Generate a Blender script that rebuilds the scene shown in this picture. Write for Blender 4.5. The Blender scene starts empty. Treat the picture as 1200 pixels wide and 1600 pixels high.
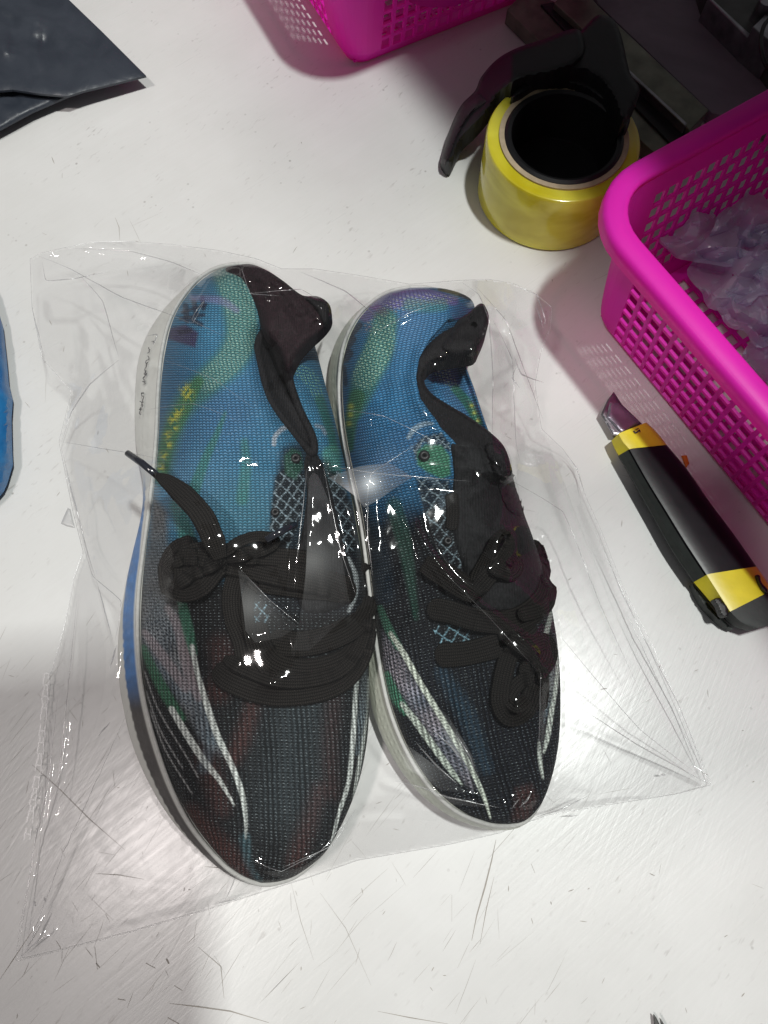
import bpy, bmesh, math, random
import numpy as np
from mathutils import Vector
from mathutils.geometry import delaunay_2d_cdt

random.seed(7)
rng = np.random.default_rng(7)
S = bpy.context.scene
C = S.collection

# ------------------------------------------------------------------ camera
F = 1200.0                      # focal length in photograph pixels (1200 x 1600)
TILT = math.radians(18.0)
CAM_H = 0.400
cd = bpy.data.cameras.new("camera")
cd.sensor_fit = 'VERTICAL'; cd.sensor_height = 32.0; cd.sensor_width = 24.0
cd.lens = 24.0; cd.clip_start = 0.01; cd.clip_end = 50
cam = bpy.data.objects.new("camera", cd); C.objects.link(cam)
cam.location = (0, 0, CAM_H); cam.rotation_euler = (TILT, 0, 0)
S.camera = cam

# ------------------------------------------------------------------ room light
w = bpy.data.worlds.new("World"); S.world = w; w.use_nodes = True
nt = w.node_tree; bg = nt.nodes['Background']
tc = nt.nodes.new('ShaderNodeTexCoord'); sp = nt.nodes.new('ShaderNodeSeparateXYZ')
mr = nt.nodes.new('ShaderNodeMapRange'); cr = nt.nodes.new('ShaderNodeValToRGB')
nt.links.new(tc.outputs['Generated'], sp.inputs[0]); nt.links.new(sp.outputs['Z'], mr.inputs[0])
mr.inputs[1].default_value = -0.2; mr.inputs[2].default_value = 1.0
nt.links.new(mr.outputs[0], cr.inputs[0])
cr.color_ramp.elements[0].color = (0.35, 0.33, 0.34, 1); cr.color_ramp.elements[1].color = (0.95, 0.97, 1.0, 1)
nt.links.new(cr.outputs[0], bg.inputs[0]); bg.inputs[1].default_value = 0.18

def area_lamp(name, loc, power, sx, sy, col, target=(0, 0.1, 0)):
    l = bpy.data.lights.new(name, 'AREA'); l.energy = power; l.color = col
    l.shape = 'RECTANGLE'; l.size = sx; l.size_y = sy
    o = bpy.data.objects.new(name, l); C.objects.link(o); o.location = loc
    o.rotation_euler = (Vector(target) - Vector(loc)).to_track_quat('-Z', 'Y').to_euler()
    return o
area_lamp('ceiling_lamp', (0.42, 0.17, 1.9), 26.5, 0.13, 0.07, (0.965, 1.0, 0.965))
area_lamp('side_lamp', (-0.61, -0.22, 1.9), 12.5, 0.20, 0.12, (1.0, 0.925, 0.895))

S.view_settings.view_transform = 'Standard'; S.view_settings.look = 'None'
S.view_settings.exposure = 0.0; S.view_settings.gamma = 1.0
try:
    S.cycles.transparent_max_bounces = 24; S.cycles.max_bounces = 10
    S.cycles.caustics_reflective = False; S.cycles.caustics_refractive = False
except Exception: pass

# ------------------------------------------------------------------ helpers
CT, ST = math.cos(TILT), math.sin(TILT)
def at(px, py, z=0.0):
    """the point of height z on the sight line through (px, py); numpy arrays allowed"""
    px = np.asarray(px, float); py = np.asarray(py, float); z = np.asarray(z, float)
    u = (px - 600.0) / F; v = (800.0 - py) / F
    dx = u; dy = ST + v * CT; dz = -CT + v * ST
    t = (z - CAM_H) / dz
    return np.stack(np.broadcast_arrays(dx * t, dy * t, z + 0 * t), -1)
def P3(px, py, z=0.0):
    return Vector(at(px, py, z).tolist())

def mesh(name, V, Fc, mat=None, parent=None, smooth=True, mats=None, fmat=None):
    me = bpy.data.meshes.new(name)
    V = np.asarray(V, float)
    if isinstance(Fc, np.ndarray):
        n, k = Fc.shape
        me.vertices.add(len(V)); me.vertices.foreach_set('co', V.ravel())
        me.loops.add(n * k); me.loops.foreach_set('vertex_index', Fc.astype(np.int32).ravel())
        me.polygons.add(n); me.polygons.foreach_set('loop_start', np.arange(0, n * k, k, dtype=np.int32))
        me.polygons.foreach_set('loop_total', np.full(n, k, np.int32))
        me.update(calc_edges=True); me.validate()
    else:
        me.from_pydata([tuple(v) for v in V], [], [tuple(int(i) for i in f) for f in Fc]); me.update()
    if smooth: me.polygons.foreach_set('use_smooth', np.ones(len(me.polygons), bool))
    o = bpy.data.objects.new(name, me); C.objects.link(o)
    for m in (mats or ([mat] if mat else [])): me.materials.append(m)
    if fmat is not None: me.polygons.foreach_set('material_index', np.asarray(fmat, np.int32))
    if parent is not None: put(o, parent)
    return o
def put(o, parent):
    """parent without moving: the parts are given in world coordinates"""
    o.parent = parent
    q = [0.0, 0.0, 0.0]; a = parent
    while a is not None: q = [u + v for u, v in zip(q, a.location)]; a = a.parent
    o.location = [-c for c in q]
    return o
def thing(name, label, cat, loc=(0, 0, 0), group=None):
    o = bpy.data.objects.new(name, None); C.objects.link(o); o.location = loc
    o.empty_display_size = 0.02
    tag(o, label, cat, group); return o
def tag(o, label, cat, group=None):
    o['label'] = label; o['category'] = cat
    if group: o['group'] = group
    return o

def smooth_path(pts, n, closed=False):
    """Catmull-Rom, resampled evenly by length"""
    p = np.asarray(pts, float)
    if closed: q = np.vstack([p[-1], p, p[0], p[1]])
    else: q = np.vstack([2 * p[0] - p[1], p, 2 * p[-1] - p[-2]])
    out = []
    for i in range(1, len(q) - 2):
        t = np.linspace(0, 1, 14, endpoint=False)[:, None]
        a, b, c, d = q[i - 1], q[i], q[i + 1], q[i + 2]
        out.append(0.5 * (2 * b + (c - a) * t + (2 * a - 5 * b + 4 * c - d) * t ** 2 + (3 * b - a - 3 * c + d) * t ** 3))
    out.append(q[-2][None])
    o = np.vstack(out)
    s = np.r_[0, np.cumsum(np.linalg.norm(np.diff(o[:, :2], axis=0), axis=1))]
    k = np.linspace(0, s[-1], n + (1 if closed else 0))
    r = np.stack([np.interp(k, s, o[:, j]) for j in range(o.shape[1])], 1)
    return r[:-1] if closed else r

def seg_dist(P, pts):
    """distance from points P to a polyline, and position 0..1 along it"""
    pts = np.asarray(pts, float)
    best = np.full(len(P), 1e9); pos = np.zeros(len(P)); m = len(pts) - 1
    for i in range(m):
        a, b = pts[i, :2], pts[i + 1, :2]; ab = b - a; L = ab @ ab + 1e-9
        t = np.clip(((P - a) @ ab) / L, 0, 1)
        d = np.linalg.norm(P - a - t[:, None] * ab, axis=1)
        k = d < best; best[k] = d[k]; pos[k] = (i + t[k]) / m
    return best, pos
def inside(P, poly):
    poly = np.asarray(poly, float); x, y = P[:, 0], P[:, 1]; r = np.zeros(len(P), bool)
    j = len(poly) - 1
    for i in range(len(poly)):
        xi, yi = poly[i]; xj, yj = poly[j]
        k = ((yi > y) != (yj > y)) & (x < (xj - xi) * (y - yi) / (yj - yi + 1e-12) + xi)
        r ^= k; j = i
    return r
def sdf(P, poly):
    d, _ = seg_dist(P, np.vstack([poly, poly[:1]]))
    return np.where(inside(P, poly), d, -d)
def sm(a, b, x):
    t = np.clip((x - a) / (b - a), 0, 1); return t * t * (3 - 2 * t)
def lin(c):
    c = np.asarray(c, float) / 255.0
    return np.where(c < 0.04045, c / 12.92, ((c + 0.055) / 1.055) ** 2.4)

# smooth value noise for python-side painting and crumpling
_lat = rng.random((256, 256))
def vnoise(x, y, s):
    x = np.asarray(x) / s; y = np.asarray(y) / s
    xi = np.floor(x).astype(int); yi = np.floor(y).astype(int); fx = x - xi; fy = y - yi
    fx = fx * fx * (3 - 2 * fx); fy = fy * fy * (3 - 2 * fy)
    g = lambda a, b: _lat[a & 255, b & 255]
    return (g(xi, yi) * (1 - fx) + g(xi + 1, yi) * fx) * (1 - fy) + (g(xi, yi + 1) * (1 - fx) + g(xi + 1, yi + 1) * fx) * fy
def crumple(x, y, seed, scale, n=9):
    """crease field: folded-paper facets from overlapping triangle waves along random directions"""
    r = np.random.default_rng(seed); z = 0
    x = np.asarray(x, float); y = np.asarray(y, float)
    for i in range(n):
        a = r.random() * math.pi; f = (0.5 + r.random() * 1.6) / scale; ph = r.random() * 9
        wx = x + scale * 0.9 * (vnoise(x + 91 * i, y, scale * 1.3) - .5); wy = y + scale * 0.9 * (vnoise(x, y + 57 * i, scale * 1.3) - .5)
        t = (wx * math.cos(a) + wy * math.sin(a)) * f + ph
        tri = np.abs((t % 1) - 0.5) * 2
        z = z + (tri - 0.5) * vnoise(x + 31 * i, y + 17 * i, scale * 2.2) / (0.4 + f * scale)
    return z / n

# ------------------------------------------------------------------ materials
class M:
    def __init__(s, name):
        s.m = bpy.data.materials.new(name); s.m.use_nodes = True; s.t = s.m.node_tree
        s.b = s.t.nodes['Principled BSDF']; s.out = s.t.nodes['Material Output']
    def n(s, typ, **kw):
        nd = s.t.nodes.new(typ)
        for k, v in kw.items():
            if k.startswith('_'): setattr(nd, k[1:], v)
            else:
                key = int(k[1:]) if k[0] == 'i' and k[1:].isdigit() else k.replace('_', ' ')
                nd.inputs[key].default_value = v
        return nd
    def l(s, a, b): s.t.links.new(a, b)
    def math(s, op, a, b=None, c=None):
        nd = s.t.nodes.new('ShaderNodeMath'); nd.operation = op
        for i, v in enumerate((a, b, c)):
            if v is None: continue
            if isinstance(v, (int, float)): nd.inputs[i].default_value = v
            else: s.l(v, nd.inputs[i])
        return nd.outputs[0]
    def ramp(s, src, stops):
        nd = s.t.nodes.new('ShaderNodeValToRGB'); e = nd.color_ramp.elements
        while len(e) < len(stops): e.new(0.5)
        for i, (p, c) in enumerate(stops):
            e[i].position = p; e[i].color = (*c, 1) if len(c) == 3 else c
        s.l(src, nd.inputs[0]); return nd.outputs[0]
    def mix(s, fac, a, b, mode='MIX'):
        nd = s.t.nodes.new('ShaderNodeMix'); nd.data_type = 'RGBA'; nd.blend_type = mode
        for k, v in ((0, fac), (6, a), (7, b)):
            if isinstance(v, (int, float)): nd.inputs[k].default_value = v
            elif isinstance(v, tuple): nd.inputs[k].default_value = (*v, 1) if len(v) == 3 else v
            else: s.l(v, nd.inputs[k])
        return nd.outputs[2]
    def obj(s): return s.n('ShaderNodeTexCoord').outputs['Object']
    def gen_pos(s): return s.n('ShaderNodeNewGeometry').outputs['Position']
    def bump(s, h, strength=0.3, dist=0.001):
        nd = s.n('ShaderNodeBump'); nd.inputs['Strength'].default_value = strength; nd.inputs['Distance'].default_value = dist
        s.l(h, nd.inputs['Height']); s.l(nd.outputs[0], s.b.inputs['Normal']); return nd.outputs[0]
    def noise(s, vec, scale, detail=3, rough=0.55, dist=0.0):
        nd = s.n('ShaderNodeTexNoise'); nd.inputs['Scale'].default_value = scale
        nd.inputs['Detail'].default_value = detail; nd.inputs['Roughness'].default_value = rough
        nd.inputs['Distortion'].default_value = dist
        if vec is not None: s.l(vec, nd.inputs['Vector'])
        return nd.outputs['Fac']
    def mapping(s, vec, rot=0, scale=(1, 1, 1)):
        a = s.n('ShaderNodeMapping'); a.inputs['Rotation'].default_value = (0, 0, rot); s.l(vec, a.inputs[0])
        nd = s.n('ShaderNodeMapping'); nd.inputs['Scale'].default_value = scale
        s.l(a.outputs[0], nd.inputs[0]); return nd.outputs[0]
    def set(s, **kw):
        for k, v in kw.items():
            s.b.inputs[k.replace('_', ' ')].default_value = (*v, 1) if isinstance(v, tuple) and len(v) == 3 else v
        return s

def simple(name, col, rough=0.5, noise_scale=120, amt=0.15, bump=0.15, spec=0.5, metal=0.0, dist=0.0006):
    m = M(name); p = m.obj(); nz = m.noise(p, noise_scale, 4)
    c0 = tuple(c * (1 - amt) for c in col); c1 = tuple(min(1, c * (1 + amt)) for c in col)
    m.l(m.ramp(nz, [(0.3, c0), (0.7, c1)]), m.b.inputs['Base Color'])
    m.set(Roughness=rough, Metallic=metal); m.b.inputs['Specular IOR Level'].default_value = spec
    m.bump(m.noise(p, noise_scale * 4, 3), bump, dist)
    return m.m

def table_material():
    m = M('white_laminate'); p = m.gen_pos()
    br = m.mapping(p, math.radians(-38), (16, 420, 1))           # brush grain running up to the right
    g1 = m.noise(br, 1.0, 4, 0.65)
    br2 = m.mapping(p, math.radians(-62), (22, 600, 1)); g2 = m.noise(br2, 1.0, 3, 0.6)
    big = m.noise(p, 9, 4, 0.6); fine = m.noise(p, 260, 4, 0.65)
    base = m.ramp(big, [(0.3, (0.66, 0.655, 0.64)), (0.7, (0.735, 0.73, 0.72))])
    worn = m.math('MULTIPLY', m.ramp(g1, [(0.35, (0.0,) * 3), (0.8, (1.0,) * 3)]), 0.14)
    c = m.mix(worn, base, (0.55, 0.53, 0.50))
    specks = m.ramp(m.noise(m.mapping(p, math.radians(-50), (120, 420, 1)), 1.0, 2, 0.5), [(0.62, (0,) * 3), (0.74, (1,) * 3)])
    patch = m.ramp(m.noise(p, 22, 3, 0.6), [(0.45, (0,) * 3), (0.65, (1,) * 3)])
    c = m.mix(m.math('MULTIPLY', m.math('MULTIPLY', specks, patch), 0.42), c, (0.30, 0.27, 0.25))
    sp2 = m.n('ShaderNodeTexVoronoi', Scale=95.0); m.l(p, sp2.inputs['Vector'])
    dots = m.ramp(sp2.outputs['Distance'], [(0.05, (1,) * 3), (0.09, (0,) * 3)])
    c = m.mix(m.math('MULTIPLY', m.math('MULTIPLY', dots, patch), 0.5), c, (0.2, 0.17, 0.15))
    m.l(c, m.b.inputs['Base Color'])
    ro = m.math('ADD', m.math('MULTIPLY', g1, 0.22), m.math('MULTIPLY', big, 0.22))
    m.l(m.math('ADD', ro, 0.10), m.b.inputs['Roughness'])
    h = m.math('ADD', m.math('ADD', g1, m.math('MULTIPLY', g2, 0.8)), m.math('MULTIPLY', fine, 0.35))
    m.bump(h, 0.30, 0.00022); m.b.inputs['Specular IOR Level'].default_value = 0.55
    return m.m

def knit_material(name, rows=1.35, cols=2.1, contrast=0.78, fleck=0.42):
    """printed knit: the print comes as a colour attribute, the stitches from the uv map (in mm)"""
    m = M(name)
    at_ = m.n('ShaderNodeAttribute'); at_.attribute_name = 'print'
    uv = m.n('ShaderNodeUVMap'); s = m.n('ShaderNodeSeparateXYZ'); m.l(uv.outputs[0], s.inputs[0])
    wob = m.noise(uv.outputs[0], 0.35, 2)
    u = m.math('ADD', s.outputs[0], m.math('MULTIPLY', wob, 1.2)); v = m.math('ADD', s.outputs[1], m.math('MULTIPLY', wob, 0.9))
    pu = m.math('MULTIPLY', u, 2 * math.pi / cols)
    leg = m.math('ABSOLUTE', m.math('SINE', m.math('MULTIPLY', pu, 0.5)))
    vv = m.math('ADD', m.math('MULTIPLY', v, 2 * math.pi / rows), m.math('MULTIPLY', leg, 2.6))
    h = m.math('MULTIPLY', m.math('ADD', m.math('MULTIPLY', m.math('SINE', vv), 0.5), 0.5), m.math('POWER', leg, 0.5))
    rb = m.n('ShaderNodeAttribute'); rb.attribute_name = 'rib'
    rib = m.math('MULTIPLY', m.math('ADD', m.math('SINE', m.math('MULTIPLY', u, 2 * math.pi / 2.45)), 1.0), 0.5)
    riv = m.math('MULTIPLY', m.math('ADD', m.math('SINE', m.math('MULTIPLY', v, 2 * math.pi / 2.2)), 1.0), 0.5)
    rh = m.math('MULTIPLY', rib, m.math('ADD', m.math('MULTIPLY', riv, 0.6), 0.4))
    h2 = m.math('ADD', m.math('MULTIPLY', h, 0.75), m.math('MULTIPLY', m.math('MULTIPLY', rh, rb.outputs['Fac']), 1.15))
    nz = m.noise(uv.outputs[0], 1.9, 2, 0.7)
    k = m.math('ADD', m.math('MULTIPLY', h2, contrast * 1.25), 1.0 - contrast)
    k = m.math('MULTIPLY', k, m.math('ADD', m.math('MULTIPLY', nz, 0.9), 0.55))
    mul = m.n('ShaderNodeVectorMath', _operation='SCALE'); m.l(at_.outputs['Color'], mul.inputs[0]); m.l(m.math('MULTIPLY', k, 1.55), mul.inputs['Scale'])
    fl = m.ramp(m.math('MULTIPLY', h, m.noise(uv.outputs[0], 1.3, 1)), [(0.43, (0,) * 3), (0.60, (1,) * 3)])
    c = m.mix(m.math('MULTIPLY', fl, fleck), mul.outputs[0], (0.42, 0.50, 0.52))
    m.l(c, m.b.inputs['Base Color']); m.set(Roughness=0.62)
    m.b.inputs['Specular IOR Level'].default_value = 0.22
    m.b.inputs['Sheen Weight'].default_value = 0.0; m.b.inputs['Sheen Roughness'].default_value = 0.4
    m.bump(h2, 0.8, 0.0006)
    return m.m

def attr_material(name, rough=0.45, bump_scale=500, bump=0.2):
    m = M(name); a = m.n('ShaderNodeAttribute'); a.attribute_name = 'print'
    nz = m.noise(m.obj(), 60, 4)
    m.l(m.mix(m.math('MULTIPLY', nz, 0.25), a.outputs['Color'], (0.42, 0.40, 0.36)), m.b.inputs['Base Color'])
    m.set(Roughness=rough); m.bump(m.noise(m.obj(), bump_scale, 3), bump, 0.0004); return m.m

def lace_material():
    m = M('black_braid'); uv = m.n('ShaderNodeUVMap'); s = m.n('ShaderNodeSeparateXYZ'); m.l(uv.outputs[0], s.inputs[0])
    # braided threads: raised cords along the lace, fine chevrons across them
    cord = m.math('ABSOLUTE', m.math('SINE', m.math('MULTIPLY', m.math('ADD', s.outputs[0], 5.0), math.pi / 1.35)))
    a = m.math('SINE', m.math('ADD', m.math('MULTIPLY', s.outputs[1], 6.5), m.math('MULTIPLY', cord, 2.6)))
    nz = m.noise(uv.outputs[0], 2.2, 2)
    k = m.math('MULTIPLY', m.math('ADD', m.math('MULTIPLY', cord, 0.70), 0.22), m.math('ADD', m.math('MULTIPLY', a, 0.28), 0.72))
    c = m.ramp(m.math('MULTIPLY', k, m.math('ADD', nz, 0.5)), [(0.1, (0.0008, 0.0008, 0.0008)), (0.85, (0.024, 0.021, 0.0185))])  # grooves between the cords darkened in the colour, as shade would
    m.l(c, m.b.inputs['Base Color']); m.set(Roughness=0.8); m.b.inputs['Specular IOR Level'].default_value = 0.15
    m.bump(a, 0.4, 0.0003); return m.m

def fabric_black(name, col=(0.006, 0.0055, 0.0065), spec=0.25, sc=900):
    m = M(name); p = m.obj(); wv = m.n('ShaderNodeTexWave', Scale=sc / 3.0); m.l(p, wv.inputs['Vector']); wv.inputs['Distortion'].default_value = 1.0
    nz = m.noise(p, sc, 2)
    m.l(m.ramp(nz, [(0.35, tuple(c * 0.6 for c in col)), (0.75, tuple(c * 2.0 for c in col))]), m.b.inputs['Base Color'])
    m.set(Roughness=0.75); m.b.inputs['Specular IOR Level'].default_value = spec
    m.bump(m.math('ADD', nz, m.math('MULTIPLY', wv.outputs['Fac'], 0.5)), 0.5, 0.0005); return m.m

def film_material(name, tint=(0.997, 0.996, 0.997), gain=1.0, haze=0.014, rough=0.05, bscale=26, cap=0.24):
    """clear polypropylene film: Fresnel reflection over a clear transmission, with a little haze"""
    m = M(name); t = m.t; p = m.gen_pos()
    fr = m.n('ShaderNodeFresnel', IOR=1.45); b = m.n('ShaderNodeBump'); b.inputs['Strength'].default_value = 0.22; b.inputs['Distance'].default_value = 0.0011
    m.l(m.math('ADD', m.noise(p, bscale, 3, 0.5, 0.6), m.math('MULTIPLY', m.noise(p, bscale * 5, 2), 0.06)), b.inputs['Height'])
    gl = m.n('ShaderNodeBsdfGlossy', Roughness=rough); m.l(b.outputs[0], gl.inputs['Normal']); m.l(b.outputs[0], fr.inputs['Normal'])
    tr = m.n('ShaderNodeBsdfTransparent'); tr.inputs[0].default_value = (*tint, 1)
    df = m.n('ShaderNodeBsdfDiffuse'); df.inputs[0].default_value = (0.85, 0.85, 0.87, 1)
    tl = m.n('ShaderNodeBsdfTranslucent'); tl.inputs[0].default_value = (0.8, 0.78, 0.8, 1)
    ad = m.n('ShaderNodeMixShader'); m.l(df.outputs[0], ad.inputs[1]); m.l(tl.outputs[0], ad.inputs[2])
    m1 = m.n('ShaderNodeMixShader'); m1.inputs[0].default_value = haze; m.l(tr.outputs[0], m1.inputs[1]); m.l(ad.outputs[0], m1.inputs[2])
    m2 = m.n('ShaderNodeMixShader'); m.l(m.math('MINIMUM', m.math('MULTIPLY', fr.outputs[0], gain), cap), m2.inputs[0])
    m.l(m1.outputs[0], m2.inputs[1]); m.l(gl.outputs[0], m2.inputs[2]); m.l(m2.outputs[0], m.out.inputs['Surface'])
    return m.m

def pink_plastic():
    m = M('pink_plastic'); p = m.obj()
    col = m.ramp(m.noise(p, 14, 3), [(0.3, (0.96, 0.032, 0.70)), (0.7, (1.0, 0.042, 0.76))])
    m.l(col, m.b.inputs['Base Color']); m.set(Roughness=0.38); m.b.inputs['Specular IOR Level'].default_value = 0.45
    m.bump(m.noise(p, 300, 3), 0.08, 0.0004)
    tl = m.n('ShaderNodeBsdfTranslucent'); m.l(col, tl.inputs[0])
    tr = m.n('ShaderNodeBsdfTransparent'); tr.inputs[0].default_value = (1.0, 0.16, 0.50, 1)
    a = m.n('ShaderNodeMixShader'); a.inputs[0].default_value = 0.30; m.l(m.b.outputs[0], a.inputs[1]); m.l(tl.outputs[0], a.inputs[2])
    c = m.n('ShaderNodeMixShader'); c.inputs[0].default_value = 0.30; m.l(a.outputs[0], c.inputs[1]); m.l(tr.outputs[0], c.inputs[2])
    m.l(c.outputs[0], m.out.inputs['Surface']); return m.m

def crinkled(name, c0, c1, rough=0.3, trans=0.0, spec=0.6, sc=60):
    m = M(name); p = m.obj(); nz = m.noise(p, sc, 4, 0.6, 0.8)
    c = m.ramp(nz, [(0.3, c0), (0.7, c1)]); m.l(c, m.b.inputs['Base Color'])
    m.set(Roughness=rough); m.b.inputs['Specular IOR Level'].default_value = spec
    m.bump(m.noise(p, sc * 2.5, 4, 0.6, 1.0), 0.35, 0.001)
    if trans:
        tl = m.n('ShaderNodeBsdfTranslucent'); m.l(c, tl.inputs[0]); tr = m.n('ShaderNodeBsdfTransparent')
        a = m.n('ShaderNodeMixShader'); a.inputs[0].default_value = trans; m.l(m.b.outputs[0], a.inputs[1]); m.l(tl.outputs[0], a.inputs[2])
        d = m.n('ShaderNodeMixShader'); d.inputs[0].default_value = trans * 0.5; m.l(a.outputs[0], d.inputs[1]); m.l(tr.outputs[0], d.inputs[2])
        m.l(d.outputs[0], m.out.inputs['Surface'])
    return m.m

MT = dict(
    table=table_material(), knit=knit_material('printed_knit'), sole=attr_material('eva_foam'), lace=lace_material(),
    lining=fabric_black('black_lining'), maroon=fabric_black('maroon_black_lining', (0.012, 0.004, 0.0065)),
    tongue=fabric_black('black_mesh_tongue', (0.008, 0.008, 0.009), 0.3, 700),
    film=film_material('clear_film'), film_low=film_material('clear_film_under', gain=0.3, haze=0.004, rough=0.2, cap=.1),
    pink=pink_plastic(), black=simple('black_plastic', (0.008, 0.008, 0.009), 0.45, 80, 0.3, 0.05),
    darkrubber=simple('dark_rubber', (0.020, 0.024, 0.022), 0.6, 200, 0.2, 0.15),
    glossblack=simple('gloss_black_plastic', (0.009, 0.008, 0.010), 0.34, 60, 0.3, 0.05, 0.28),
    yellow=simple('yellow_plastic', (0.74, 0.61, 0.025), 0.38, 90, 0.08, 0.08),
    aglet=simple('clear_black_aglet', (0.02, 0.022, 0.03), 0.15, 90, 0.2, 0.02, 0.8),
    card=simple('cardboard_core', (0.46, 0.36, 0.24), 0.8, 200, 0.15, 0.3),
    steel=simple('worn_steel', (0.30, 0.29, 0.31), 0.28, 90, 0.35, 0.15, 0.6, 0.9),
    dark_steel=simple('painted_dark_steel', (0.08, 0.08, 0.075), 0.45, 40, 0.4, 0.15, 0.5, 0.4),
    mauve=crinkled('dusty_panel', (0.15, 0.12, 0.15), (0.25, 0.21, 0.25), 0.5, 0, 0.3, 12),
    packet=crinkled('grey_poly', (0.024, 0.030, 0.042), (0.040, 0.047, 0.062), 0.40, 0, 0.55, 40),
    bluebag=crinkled('blue_poly', (0.006, 0.07, 0.22), (0.02, 0.16, 0.38), 0.22, 0, 0.6, 40),
    tissue=crinkled('lilac_poly_scraps', (0.54, 0.57, 0.72), (0.80, 0.82, 0.93), 0.22, 0.45, 0.6, 14),
    orange=simple('orange_scrap', (0.62, 0.16, 0.01), 0.6), ink=simple('black_ink', (0.02, 0.02, 0.025), 0.5),
    grime=simple('scratch_grime', (0.38, 0.35, 0.315), 0.7), grime2=simple('pale_scratch', (0.44, 0.42, 0.39), 0.5),
    frost=film_material('frosted_seal', gain=5.0, haze=0.25, rough=0.45, cap=.3),
    white_thread=simple('white_piping', (0.60, 0.60, 0.57), 0.6, 400, 0.1, 0.4),
)
def tape_material():
    m = M('yellow_tape'); p = m.obj()
    st = m.n('ShaderNodeSeparateXYZ'); m.l(p, st.inputs[0])
    nz = m.noise(m.mapping(p, 0, (18, 18, 40)), 1, 3, 0.6, 0.6)
    c = m.ramp(nz, [(0.3, (0.55, 0.45, 0.01)), (0.7, (0.86, 0.78, 0.08))]); m.l(c, m.b.inputs['Base Color'])
    m.set(Roughness=0.16); m.b.inputs['Coat Weight'].default_value = 0.6; m.b.inputs['Coat Roughness'].default_value = 0.06
    m.b.inputs['Subsurface Weight'].default_value = 0.25; m.b.inputs['Subsurface Radius'].default_value = (0.006, 0.005, 0.001)
    m.b.inputs['Subsurface Scale'].default_value = 1.0
    m.bump(m.noise(m.mapping(p, 0, (40, 40, 15)), 1, 3), 0.25, 0.0008); return m.m
MT['tape'] = tape_material()

# ------------------------------------------------------------------ table (the setting)
n = 60
gx, gy = np.meshgrid(np.linspace(-0.75, 0.75, n), np.linspace(-0.5, 0.95, n))
V = np.stack([gx.ravel(), gy.ravel(), np.zeros(n * n)], 1)
idx = np.arange(n * n).reshape(n, n)
q = np.stack([idx[:-1, :-1].ravel(), idx[:-1, 1:].ravel(), idx[1:, 1:].ravel(), idx[1:, :-1].ravel()], 1)
table = mesh('tabletop', V, q, MT['table']); table['kind'] = 'structure'; table['label'] = 'scuffed white tabletop with fine scratches'
# edge so that the board has its own thickness
bm = bmesh.new(); bm.from_mesh(table.data)
r = bmesh.ops.extrude_edge_only(bm, edges=[e for e in bm.edges if e.is_boundary])
bmesh.ops.translate(bm, vec=(0, 0, -0.025), verts=[v for v in r['geom'] if isinstance(v, bmesh.types.BMVert)])
bm.to_mesh(table.data); bm.free()

def strip_set(name, segs, mat, z, parent):
    V = []; Fs = []
    for pts, wd in segs:
        pts = np.asarray(pts, float); k = len(V); m_ = len(pts)
        W = at(pts[:, 0], pts[:, 1], z)
        for i in range(m_):
            a = W[min(i + 1, m_ - 1)] - W[max(i - 1, 0)]; a /= np.linalg.norm(a) + 1e-9; nrm = np.array([-a[1], a[0], 0])
            t = i / (m_ - 1); ww = wd * (0.15 + 0.85 * math.sin(math.pi * min(0.97, max(0.03, t)))) * 0.5
            V += [W[i] + nrm * ww, W[i] - nrm * ww]
        for i in range(m_ - 1): Fs.append((k + 2 * i, k + 2 * i + 1, k + 2 * i + 3, k + 2 * i + 2))
    o = mesh(name, V, Fs, mat, parent, smooth=False); o['kind'] = 'stuff'; return o
def rnd_line(x, y, L, ang, bend=0.05, k=6):
    t = np.linspace(-.5, .5, k); a = ang + bend * np.cumsum(rng.normal(0, 1, k)) * 0.6
    dx = np.cumsum(np.cos(a)) * L / k; dy = np.cumsum(np.sin(a)) * L / k
    return np.stack([x + dx - dx.mean(), y + dy - dy.mean()], 1)
dark = [([(320, 1354), (345, 1356), (385, 1364), (425, 1373)], .0005), ([(150, 1365), (185, 1367), (225, 1374)], .0005),
        ([(265, 1568), (310, 1573), (360, 1580), (420, 1598)], .0006), ([(590, 1580), (640, 1590), (700, 1600)], .0004),
        ([(775, 1312), (768, 1345), (758, 1385), (745, 1430), (737, 1470)], .0007), ([(772, 1370), (760, 1420), (750, 1475)], .0004),
        ([(706, 1398), (706, 1440)], .0004), ([(830, 1350), (836, 1364)], .0007), ([(50, 1195), (90, 1230), (140, 1280), (195, 1328)], .0004),
        ([(180, 340), (186, 355), (187, 375)], .0004), ([(290, 955), (300, 975)], .0006), ([(88, 1470), (95, 1482)], .001),
        ([(0, 1530), (20, 1500), (60, 1440)], .0004), ([(228, 1505), (243, 1513)], .0012), ([(260, 1498), (264, 1506)], .003),
        ([(272, 1540), (285, 1548)], .0009), ([(184, 1561), (196, 1563)], .0014), ([(262, 1590), (280, 1600)], .0013),
        ([(148, 1480), (152, 1515)], .0007), ([(150, 1505), (156, 1512)], .002), ([(66, 364), (73, 367)], .0006),
        ([(455, 1380), (470, 1440), (490, 1500)], .0002), ([(500, 1395), (540, 1450), (580, 1540)], .0002), ([(310, 1480), (345, 1510), (350, 1560)], .0004)]
for i in range(80):
    dark.append((rnd_line(rng.uniform(-20, 620), rng.uniform(1050, 1620), rng.uniform(4, 14) * rng.choice([1, 1, 2, 3.2]), math.radians(rng.choice([-50, 60, 75, 100, -60]) + rng.normal(0, 12))), rng.uniform(.00008, .0002)))
for i in range(110):
    dark.append((rnd_line(rng.uniform(0, 1200), rng.uniform(200, 1600), rng.uniform(3, 16), rng.uniform(0, 3.1)), rng.uniform(.0002, .0005)))
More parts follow.
